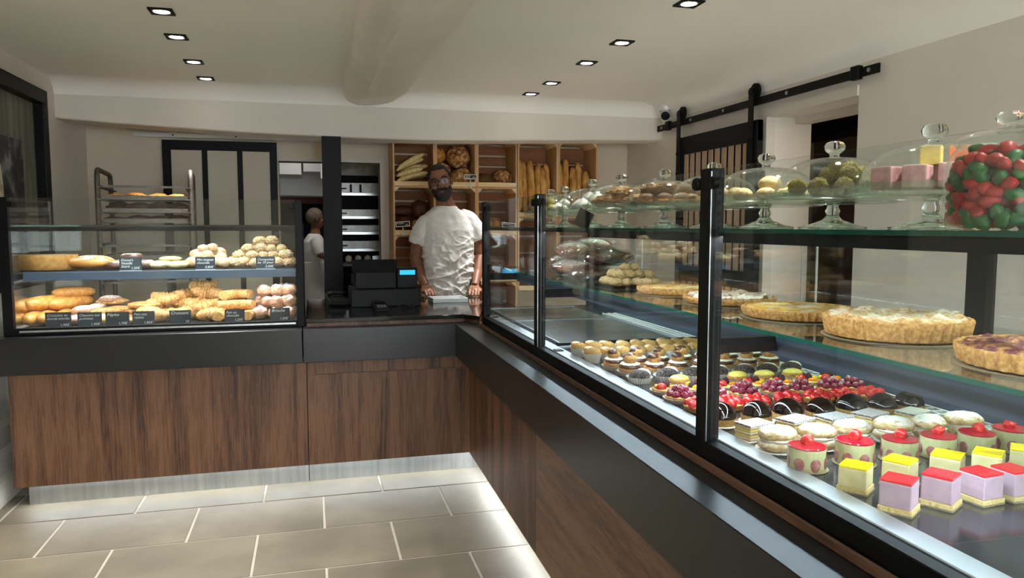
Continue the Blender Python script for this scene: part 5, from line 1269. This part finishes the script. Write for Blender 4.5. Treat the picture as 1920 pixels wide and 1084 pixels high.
place(t, rowspots([1.005, 1.105, 1.20, 1.295, 1.385, 1.48, 1.555], 1.845, jr=1), rowlab('raspberry tartlet dusted with sugar, %s in its row', 7), 'raspberry tartlets')
t = tartlet('mixed_fruit_tartlet')
OS = MB().blob((0, 0, 0), (.016, .009, .007), 12, 8).mesh('fruit_slice', smooth=True); OS2 = OS.copy(); BB = RB.copy(); BB.materials.clear()
put(t, 'strawberry', SB, 'strawberry', (-.016, -.016, .022), (1.2, 0, .8)); put(t, 'orange_segment', OS, 'orange_fruit', (.018, -.010, .021), (.3, 0, .5)); put(t, 'peach_slice', OS2, 'yellow_fruit', (.010, .018, .022), (.4, 0, 1.6))
put(t, 'blackberry', BB, 'blackberry', (-.017, .014, .022)); put(t, 'blackberry', BB, 'blackberry', (.0, .002, .027)); put(t, 'peach_slice', OS2, 'yellow_fruit', (-.026, 0, .021), (.2, .3, 1.2))
place(t, rowspots([1.005, 1.105, 1.20, 1.295, 1.385, 1.475, 1.55], 1.942, jr=1.2), rowlab('mixed fruit tartlet with orange and berries, %s in its row', 7), 'mixed fruit tartlets')
pm('lemon_icing', 'ead86a', .2); nm('caramel', [(.3, 'b98a4c'), (.7, 'dcb880')], 12, .25)
# lemon ovals, chocolate sprinkle puffs
t = thing('lemon_choux', '', 'pastry'); paper_cup(t, .036, .014)
MB().blob((0, 0, .018), (.034, .029, .017), 18, 10, .05, 2, 2, .9).build('choux', 'choux', t, smooth=True)
MB().blob((0, 0, .025), (.031, .026, .013), 18, 10, 0, 1, 0, .1).build('lemon_icing', 'lemon_icing', t, smooth=True)
place(t, rowspots([1.09, 1.185, 1.285, 1.38, 1.475], 2.025, jr=.4), rowlab('oval lemon iced choux in paper, %s in its row', 5), 'lemon iced choux')
t = thing('sprinkle_choux', '', 'pastry'); paper_cup(t, .043, .020)
MB().blob((0, 0, .021), (.034, .032, .021), 20, 12, .05, 2, 3, .95).build('sprinkled_choux', 'sprinkles', t, smooth=True)
MB().blob((.016, .016, .026), (.026, .026, .016), 16, 10, .05, 3, 2).build('cream', 'cream', t, smooth=True)
place(t, rowspots([.995, 1.085, 1.175, 1.265, 1.355, 1.445, 1.53], 2.108, jr=.2), rowlab('chocolate sprinkled cream choux in white paper, %s in its row', 7), 'chocolate sprinkled choux')
# religieuses
t = thing('religieuse', '', 'pastry'); paper_cup(t, .042, .016)
MB().blob((0, 0, .020), (.035, .035, .020), 22, 12, .08, 3, 3, .9).build('lower_choux', 'choux', t, smooth=True)
MB().lathe([(0, .033), (.028, .033), (.031, .037), (.026, .041), (0, .041)], 30, flute=.05, nf=10).build('cream_collar', 'cream', t, smooth=50)
MB().blob((0, 0, .052), (.022, .022, .017), 18, 12, .06, 3, 5).build('upper_choux', 'choux', t, smooth=True)
MB().blob((-.003, .002, .058), (.0205, .0195, .0135), 18, 10, .12, 3, 6, .2).build('chocolate_cap', 'chocolate', t, smooth=True)
MB().blob((0, -.002, .027), (.0335, .0335, .0145), 18, 10, .12, 4, 7, .1).build('chocolate_skirt', 'chocolate', t, smooth=True)
ps = rowspots([1.015, 1.10, 1.185, 1.27, 1.355, 1.44, 1.525], 2.222, jr=1)
place(t, ps, rowlab('religieuse choux with cream collar, front row, %s', 7), 'religieuses')
t2 = dup(t); place(t2, rowspots([1.0, 1.085, 1.17, 1.255, 1.34, 1.43, 1.52], 2.335, jr=1), rowlab('religieuse choux with cream collar, back row, %s', 7), 'religieuses')
# nut topped choux fingers in paper
t = thing('nut_eclair', '', 'pastry')
rs = []
for q, z in ((.7, 0), (1.0, .026), (.97, .026), (.67, .0015)): rs.append([Vector((.027*q*(1+.04*math.cos(24*a))*math.cos(a), .058*q*math.sin(a), z+.010*abs(math.sin(a))*(z > .01))) for a in [2*PI*k/48 for k in range(48)]])
MB().rings(rs, True).build('paper_cup', 'paper', t, smooth=30)
MB().blob((0, 0, .026), (.024, .052, .022), 18, 14, .08, 3, 2, .9).build('choux', 'choux', t, smooth=True)
MB().blob((0, -.016, .034), (.0225, .034, .017), 20, 14, .22, 8, 4, .2).build('chopped_nuts', 'nuts', t, smooth=True)
MB().blob((0, .026, .038), (.020, .028, .012), 14, 10, .1, 3, 5, .3).build('caramel_icing', 'caramel', t, smooth=True)
place(t, rowspots([.985+.058*i for i in range(10)], 2.485, jr=.08), rowlab('nut topped eclair in paper, front row, %s', 10), 'nut topped eclairs')
t2 = dup(t); place(t2, rowspots([.975+.058*i for i in range(10)], 2.615, jr=.08), rowlab('nut topped eclair in paper, back row, %s', 10), 'nut topped eclairs')

# =================================================================== LEFT CASE: VIENNOISERIE
def PXW(px, Y, py=520):
    d = FW+RT*((px-CXP)/FPX)-UP*((py-CYP)/FPX); return EYE.x+d.x*(Y-EYE.y)/d.y
Z1, Z0 = 1.1645, .8865
def hl(base_, layers):
    R_ = ['front rank', 'second rank', 'third rank', 'fourth rank']
    return ['%s, %s layer of the heap, %s, %s from picture wall' % (base_, LAY[l], R_[j], NTH[i]) for l, (n1, n2) in enumerate(layers) for i in range(n1) for j in range(n2)]
# price slates
def slate(px, Y, z, w, h, lines, price, label, group='chalk price slates in the viennoiserie case'):
    x = PXW(px, Y, 590 if z < 1 else 495)
    t = thing('price_slate', label, 'price slate', (x, Y, z), -.02, group)
    MB().box(-w/2, w/2, -.002, .002, 0, h).build('board', 'chalkboard', t)
    MB().box(-w/2, w/2, -.010, .010, -.0015, 0).build('stand', 'acrylic', t)
    fs = .022 if len(lines) < 2 else .0185
    for i, ln in enumerate(lines):
        me = text_mesh(ln, fs, .3); wd = max(v.co.x for v in me.vertices)
        k = min(1, (w-.014)/wd); me.materials.clear()
        o = link('lettering', me, 'chalk', t); o.location = (-w/2+.007, -.0026, h-.021-i*.0165); o.rotation_euler = (PI/2, 0, 0); o.scale = (k, 1, 1)
    me = text_mesh(price, .018, .3); me.materials.clear(); wd = max(v.co.x for v in me.vertices)
    o = link('lettering', me, 'chalk', t); o.location = (w/2-.008-wd, -.0026, .007); o.rotation_euler = (PI/2, 0, 0)
slate(109, 4.215, Z0+.002, .118, .078, ['Croissant au', 'chocolat amandes'], '1,90€', 'slate reading croissant au chocolat amandes, 1,90')
slate(168, 4.215, Z0+.002, .112, .074, ['Chausson aux', 'pommes'], '1,90€', 'slate reading chausson aux pommes')
slate(220, 4.215, Z0+.002, .112, .072, ['Pépito'], '1,70€', 'slate reading pépito, 1,70')
slate(269, 4.215, Z0+.002, .106, .072, ['Pain aux', 'raisins'], '1,80€', 'slate reading pain aux raisins')
slate(338, 4.215, Z0+.002, .106, .072, ['Croissant'], '1€', 'slate reading croissant, 1 euro')
slate(440, 4.215, Z0+.002, .100, .068, ['Pain au', 'chocolat'], '1,20€', 'slate reading pain au chocolat')
slate(525, 4.215, Z0+.002, .102, .070, ['Brioche'], '1,50€', 'slate reading brioche, 1,50')
slate(245, 4.33, Z1+.002, .108, .070, ["Donut's", 'Nutella', 'Sucré'], '1,50€', "slate reading donut's on the upper shelf", )
slate(385, 4.33, Z1+.002, .100, .068, ['Mini beignet', 'chocolat'], '0,80€', 'slate reading mini beignet chocolat on the upper shelf')
slate(498, 4.33, Z1+.002, .100, .066, ['Chouquettes', 'les 10 pour'], '2,50€', 'slate reading chouquettes on the upper shelf')
# trays of the upper shelf
for i, (a, c_) in enumerate(((48, 133), (128, 290), (275, 424), (428, 552))):
    x0, x1 = PXW(a, 4.42), PXW(c_, 4.42)
    bb = ((x0+x1)/2, 4.52, Z1)
    o = MB().box(x0, x1, 4.35, 4.72, Z1, Z1+.005).build('serving_tray', 'black_plastic', None, org=bb, bevel=.002, seg=1); o.location = bb
    tag(o, 'flat black serving tray under the %s on the upper shelf' % ['big round flan', 'glazed loaf and donuts', 'pale cookies and mini doughnuts', 'chouquettes'][i], 'tray', 'black serving trays on the upper shelf')
ZU = Z1+.0055
t = thing('round_flan', 'big round brown crusted flan cake on the upper shelf', 'cake', (PXW(92, 4.50, 495), 4.50, ZU))
MB().lathe([(0, 0), (.128, 0), (.134, .01), (.138, .07), (.136, .078), (.128, .078), (.126, .072), (0, .070)], 48).build('crust', 'crust_flan', t, smooth=40)
MB().lathe([(0, .0705), (.124, .0735), (.120, .076), (0, .077)], 40).build('custard', 'tart_apple', t, smooth=True)
nm('crust_loaf_sugar', [(.25, 'a5631f'), (.5, 'c98a3c'), (.75, 'e0b06a')], 14, .35, .15, .002, sugar=('efe8da', .35))
o = MB().blob((0, 0, .034), (.120, .11, .040), 30, 14, .05, 1.6, 2, .85).build('sugared_loaf', 'crust_loaf_sugar', None, smooth=True)
o.location = (PXW(171, 4.5, 495), 4.50, ZU); tag(o, 'flat golden sugared brioche loaf beside the round flan', 'bread')
# donuts
nm('donut_choc', [(.3, '4a2c24'), (.55, '6e4a3e'), (.75, 'a88a7c')], 30, .4, .4, .003, sugar=('d8cfc8', .4))
dn = tag(MB().tube([(.036*math.cos(a), .036*math.sin(a), .021) for a in [2*PI*k/24 for k in range(25)]], .022, 12, .95, cap=False).build('donut', 'donut_choc', None, smooth=True), None, 'donut')
place(dn, [((PXW(px, y, 495), y, ZU+z), px, 1) for px, y, z in ((222, 4.42, 0), (272, 4.42, 0), (247, 4.50, 0), (228, 4.55, .0), (270, 4.56, 0), (248, 4.46, .040), (240, 4.63, 0))],
      ['dark sugared donut behind the donut slate, %s' % s for s in ('by the brioche loaf', 'by the pale cookies', 'in the middle', 'further back by the loaf', 'further back by the cookies', 'lying on the others', 'at the back')], 'sugared donuts')
nm('cookie_pale', [(.3, 'c2a86a'), (.55, 'dcc78e'), (.62, 'e8d8a8'), (.85, 'b08a50')], 34, .75, .4, .003)
ck = tag(MB().blob((0, 0, .020), (.058, .058, .022), 26, 10, .06, 2, 1, .85).build('pale_cookie', 'cookie_pale', None, smooth=True), None, 'cookie')
place(ck, [((PXW(296, 4.42, 495), 4.42, ZU), 0, (.95, 1, 1)), ((PXW(332, 4.41, 495), 4.41, ZU), 1, 1), ((PXW(320, 4.46, 495), 4.46, ZU+.040), 2, (1, 1, .6)), ((PXW(352, 4.52, 495), 4.52, ZU), 3, .95), ((PXW(305, 4.56, 495), 4.56, ZU), 3, .95)],
      ['pale speckled cookie next to the donuts', 'pale speckled cookie in front of the pile', 'pale speckled cookie lying on top of the others', 'pale speckled cookie touching the mini doughnuts', 'pale speckled cookie at the back of its tray'], 'pale speckled cookies')
mbn = tag(MB().blob((0, 0, .028), (.042, .034, .030), 18, 12, .06, 2, 1, .93).build('mini_doughnut', 'bun_pale', None, smooth=True), None, 'doughnut')
r = random.Random(5); sp = []
for lev, (n1, n2) in enumerate(((4, 3), (3, 2), (2, 1))):
    for i in range(n1):
        for j in range(n2):
            px = 392+(i-(n1-1)/2)*21+r.uniform(-5, 5); Y = 4.44+j*.075+lev*.03+r.uniform(-.02, .02)
            sp.append(((PXW(px, Y, 495), Y, ZU+max(0, lev*.043+r.uniform(-.005, .004))), r.uniform(0, 3), r.uniform(.72, 1.12)))
place(mbn, sp, hl('pale mini doughnut', ((4, 3), (3, 2), (2, 1))), 'mini doughnuts')
cq = tag(MB().blob((0, 0, .026), (.035, .035, .028), 30, 20, .30, 6, 2, .95).build('chouquette', 'choux_pearl', None, smooth=True), None, 'pastry')
sp = []
for lev, (n1, n2) in enumerate(((6, 4), (5, 3), (4, 2), (2, 1))):
    for i in range(n1):
        for j in range(n2):
            px = (491+lev*3)+(i-(n1-1)/2)*20.5+r.uniform(-4, 4); Y = 4.41+j*.07+lev*.035+r.uniform(-.015, .015)
            sp.append(((PXW(px, Y, 495)+r.uniform(-.006, .006), Y, ZU+lev*.038), r.uniform(0, 3), r.uniform(.85, 1.1)))
place(cq, sp, hl('pearl sugared chouquette', ((6, 4), (5, 3), (4, 2), (2, 1))), 'chouquettes')
# ---- lower deck
def at0(px, Y): return PXW(px, Y, 590)
rlm = tag(MB().tube([(0, -.13+.26*s, .036+.004*math.sin(PI*s)) for s in [q/16 for q in range(17)]], lambda s: .038*max(.2, 1-abs(2*s-1)**5)**.55, 14, .92, wob=.06, seed=4).build('milk_roll', 'crust_loaf', None, smooth=True), None, 'bread')
place(rlm, [((at0(44, 4.40), 4.40, Z0), .05, (1, 1, .95)), ((at0(68, 4.39), 4.39, Z0), -.05, 1), ((at0(92, 4.41), 4.41, Z0), 0, 1), ((at0(122, 4.42), 4.42, Z0), .1, 1),
            ((at0(62, 4.43), 4.43, Z0+.060), -.35, 1.05), ((at0(95, 4.46), 4.46, Z0+.066), -.55, 1.12), ((at0(135, 4.50), 4.50, Z0+.064), -.7, 1.0), ((at0(140, 4.53), 4.53, Z0+.125), -1.1, .8)],
      ['golden milk roll on the deck, %s' % s for s in ('closest to the picture wall', 'second from the picture wall', 'third from the picture wall', 'right behind the first slate', 'lying across at the end', 'big one lying slanted on top', 'slanted behind the first slate', 'uppermost at the back')], 'golden milk rolls')
# turnovers dusted with sugar
def turnover(mt):
    n, m = 20, 8; rs = []
    for i in range(m+1):
        ph = PI*(i/m-.5)*.98; ring = []
        for k in range(n):
            a = PI*k/(n-1) if k < n else 0
            q = .070*(math.cos(ph)*.25+.75 if True else 1)
            ring.append(Vector((q*math.cos(a), q*math.sin(a)*.75-.02, .028+.026*math.sin(ph)*math.sin(a)**.5*(1 if math.sin(ph) > 0 else .9))))
        rs.append(ring)
    return MB().blob((0, 0, .026), (.068, .048, .027), 24, 12, .10, 2, 3, .9, fn=lambda d: 1+.03*math.cos(20*math.atan2(d.y, d.x))-(.18 if d.y < -.3 else 0)).build('apple_turnover', mt, None, smooth=True)
tv = tag(turnover('crust_sugar'), None, 'pastry')
place(tv, [((at0(px, Y), Y, Z0+z), rz, k) for px, Y, z, rz, k in ((150, 4.33, 0, .3, 1), (185, 4.34, 0, -.2, 1), (165, 4.44, 0, .5, 1), (160, 4.38, .045, .2, .95), (180, 4.46, .045, 1, .95), (208, 4.52, .09, .3, .85))],
      ['sugar dusted apple turnover by its slate, %s' % s for s in ('nearest the rolls', 'beside the pépito slate', 'in the second rank', 'lying on top', 'lying on top further back', 'highest of the heap')], 'apple turnovers')
# croissants
def croissant_mb(L=.155, R=.044):
    n = 40; pts = []; 
    for q in range(n):
        s = q/(n-1); a = (s-.5)*2.9; pts.append(Vector((L*.5*math.sin(a), -.060*math.cos(a)+.03, R*.85)))
    def rad(s):
        e = math.sin(PI*min(max(s, .02), .98))**.75; k = s*9; fr = k-math.floor(k); mirror = fr if s < .5 else 1-fr
        return R*e*(.80+.30*mirror)
    return MB().tube(pts, rad, 14, .88, wob=.05)
cs = tag(croissant_mb().build('croissant', 'crust_croissant', None, smooth=50), None, 'croissant')
sp = []
for lev, (n1, n2, pc) in enumerate(((4, 2, 342), (3, 2, 348), (3, 1, 356), (1, 1, 385))):
    for i in range(n1):
        for j in range(n2):
            px = pc+(i-(n1-1)/2)*38+r.uniform(-7, 7); Y = 4.36+j*.15+lev*.07+r.uniform(-.02, .02)
            sp.append(((at0(px, Y)+r.uniform(-.012, .012), Y, Z0+lev*.050+r.uniform(0, .006)), r.uniform(-.9, .9)+(PI if r.random() < .4 else 0), r.uniform(.9, 1.1)))
for o in place(cs, sp, hl('golden layered croissant', ((4, 2), (3, 2), (3, 1), (1, 1))), 'croissants'): o.rotation_euler = (r.uniform(.2, .7) if o.location.z > Z0+.04 else 0, r.uniform(-.2, .2), o.rotation_euler.z)
# chocolate cookies bars (pepito), raisin swirls
pp = tag(MB().blob((0, 0, .020), (.085, .034, .021), 22, 10, .08, 2, 2, .85).build('custard_bar', 'crust_croissant', None, smooth=True), None, 'pastry')
place(pp, [((at0(px, Y), Y, Z0+z), rz, 1) for px, Y, z, rz in ((205, 4.33, 0, .2), (228, 4.40, 0, -.1), (205, 4.47, .0, .1), (198, 4.40, .040, .4), (225, 4.46, .042, -.2), (212, 4.53, .080, .1))],
      ['flat golden pépito pastry behind its slate, %s' % s for s in ('front by the turnovers', 'front by the raisin swirls', 'third rank', 'lying on top by the turnovers', 'lying on top', 'highest at the back')], 'pépito pastries')
n = 120; pts = [Vector(((.012+.034*q/n)*math.cos(q*.21), (.012+.034*q/n)*math.sin(q*.21), .014+.006*(1-q/n))) for q in range(n)]
sw = tag(MB().tube(pts, .0085, 8, 1.5).build('raisin_swirl', 'crust_croissant', None, smooth=True), None, 'pastry')
place(sw, [((at0(px, Y), Y, Z0+z), rz, (k, k*1.2, 1.2)) for px, Y, z, rz, k in ((262, 4.33, 0, 0, 1.15), (285, 4.36, 0, 1, 1.15), (272, 4.44, 0, 2, 1.15), (255, 4.48, .03, 0, 1.2), (282, 4.48, .032, 1, 1.3), (270, 4.44, .066, 1, 1.4))],
      ['flat raisin swirl behind its slate, %s' % s for s in ('by the pépito pastries', 'by the croissants', 'second rank', 'third rank', 'raised at the back', 'largest on top')], 'raisin swirls')
# pains au chocolat
def pain_choc():
    n = 30; rs = []
    for i in range(9):
        s = i/8; x = -.055+.11*s; e = .9+.1*math.sin(PI*s)
        rs.append([Vector((x, .036*e*math.copysign(abs(math.cos(a))**.7, math.cos(a)), .026+.026*e*math.copysign(abs(math.sin(a))**.8, math.sin(a))*(1+.07*math.cos(3*a)))) for a in [2*PI*k/n for k in range(n)]])
    return MB().rings(rs).build('pain_au_chocolat', 'crust_croissant', None, smooth=60)
pc = tag(pain_choc(), None, 'pastry')
sp = [((at0(px, Y), Y, Z0+z), rz, 1) for px, Y, z, rz in ((416, 4.34, 0, 1.2), (441, 4.34, 0, 1.8), (466, 4.34, 0, 1.4), (418, 4.47, 0, 1.6), (444, 4.47, 0, 1.5), (468, 4.47, 0, 1.7), (424, 4.38, .054, .5), (458, 4.39, .054, -.4), (440, 4.48, .054, .2), (432, 4.43, .106, 1.0), (455, 4.47, .106, -.6))]
place(pc, sp, ['pain au chocolat beside the croissants, '+q for q in ('bottom front, next to the croissants', 'bottom front middle one', 'bottom front, next to the brioches', 'bottom back, next to the croissants', 'bottom back middle one', 'bottom back, next to the brioches', 'second layer over the croissant side', 'second layer over the brioche side', 'second layer at the back', 'top layer in front', 'top layer behind')], 'pains au chocolat')
# sugared brioches
br = tag(MB().blob((0, 0, .036), (.048, .042, .038), 30, 18, .16, 2.4, 3, .9, fn=lambda d: 1+.05*math.sin(9*d.x+4*d.z)).build('sugared_brioche', 'crust_sugar', None, smooth=True), None, 'brioche')
sp = []
for lev, (n1, n2, pcx) in enumerate(((3, 4, 518), (3, 3, 524), (3, 2, 526))):
    for i in range(n1):
        for j in range(n2):
            px = pcx+(i-(n1-1)/2)*25+r.uniform(-6, 6); Y = 4.34+j*.085+lev*.04+r.uniform(-.02, .02)
            sp.append(((min(at0(px, Y), -.135), Y, Z0+lev*.058), r.uniform(0, 3), r.uniform(.85, 1.0)))
place(br, sp, hl('sugar dusted brioche', ((3, 4), (3, 3), (3, 2))), 'sugared brioches')
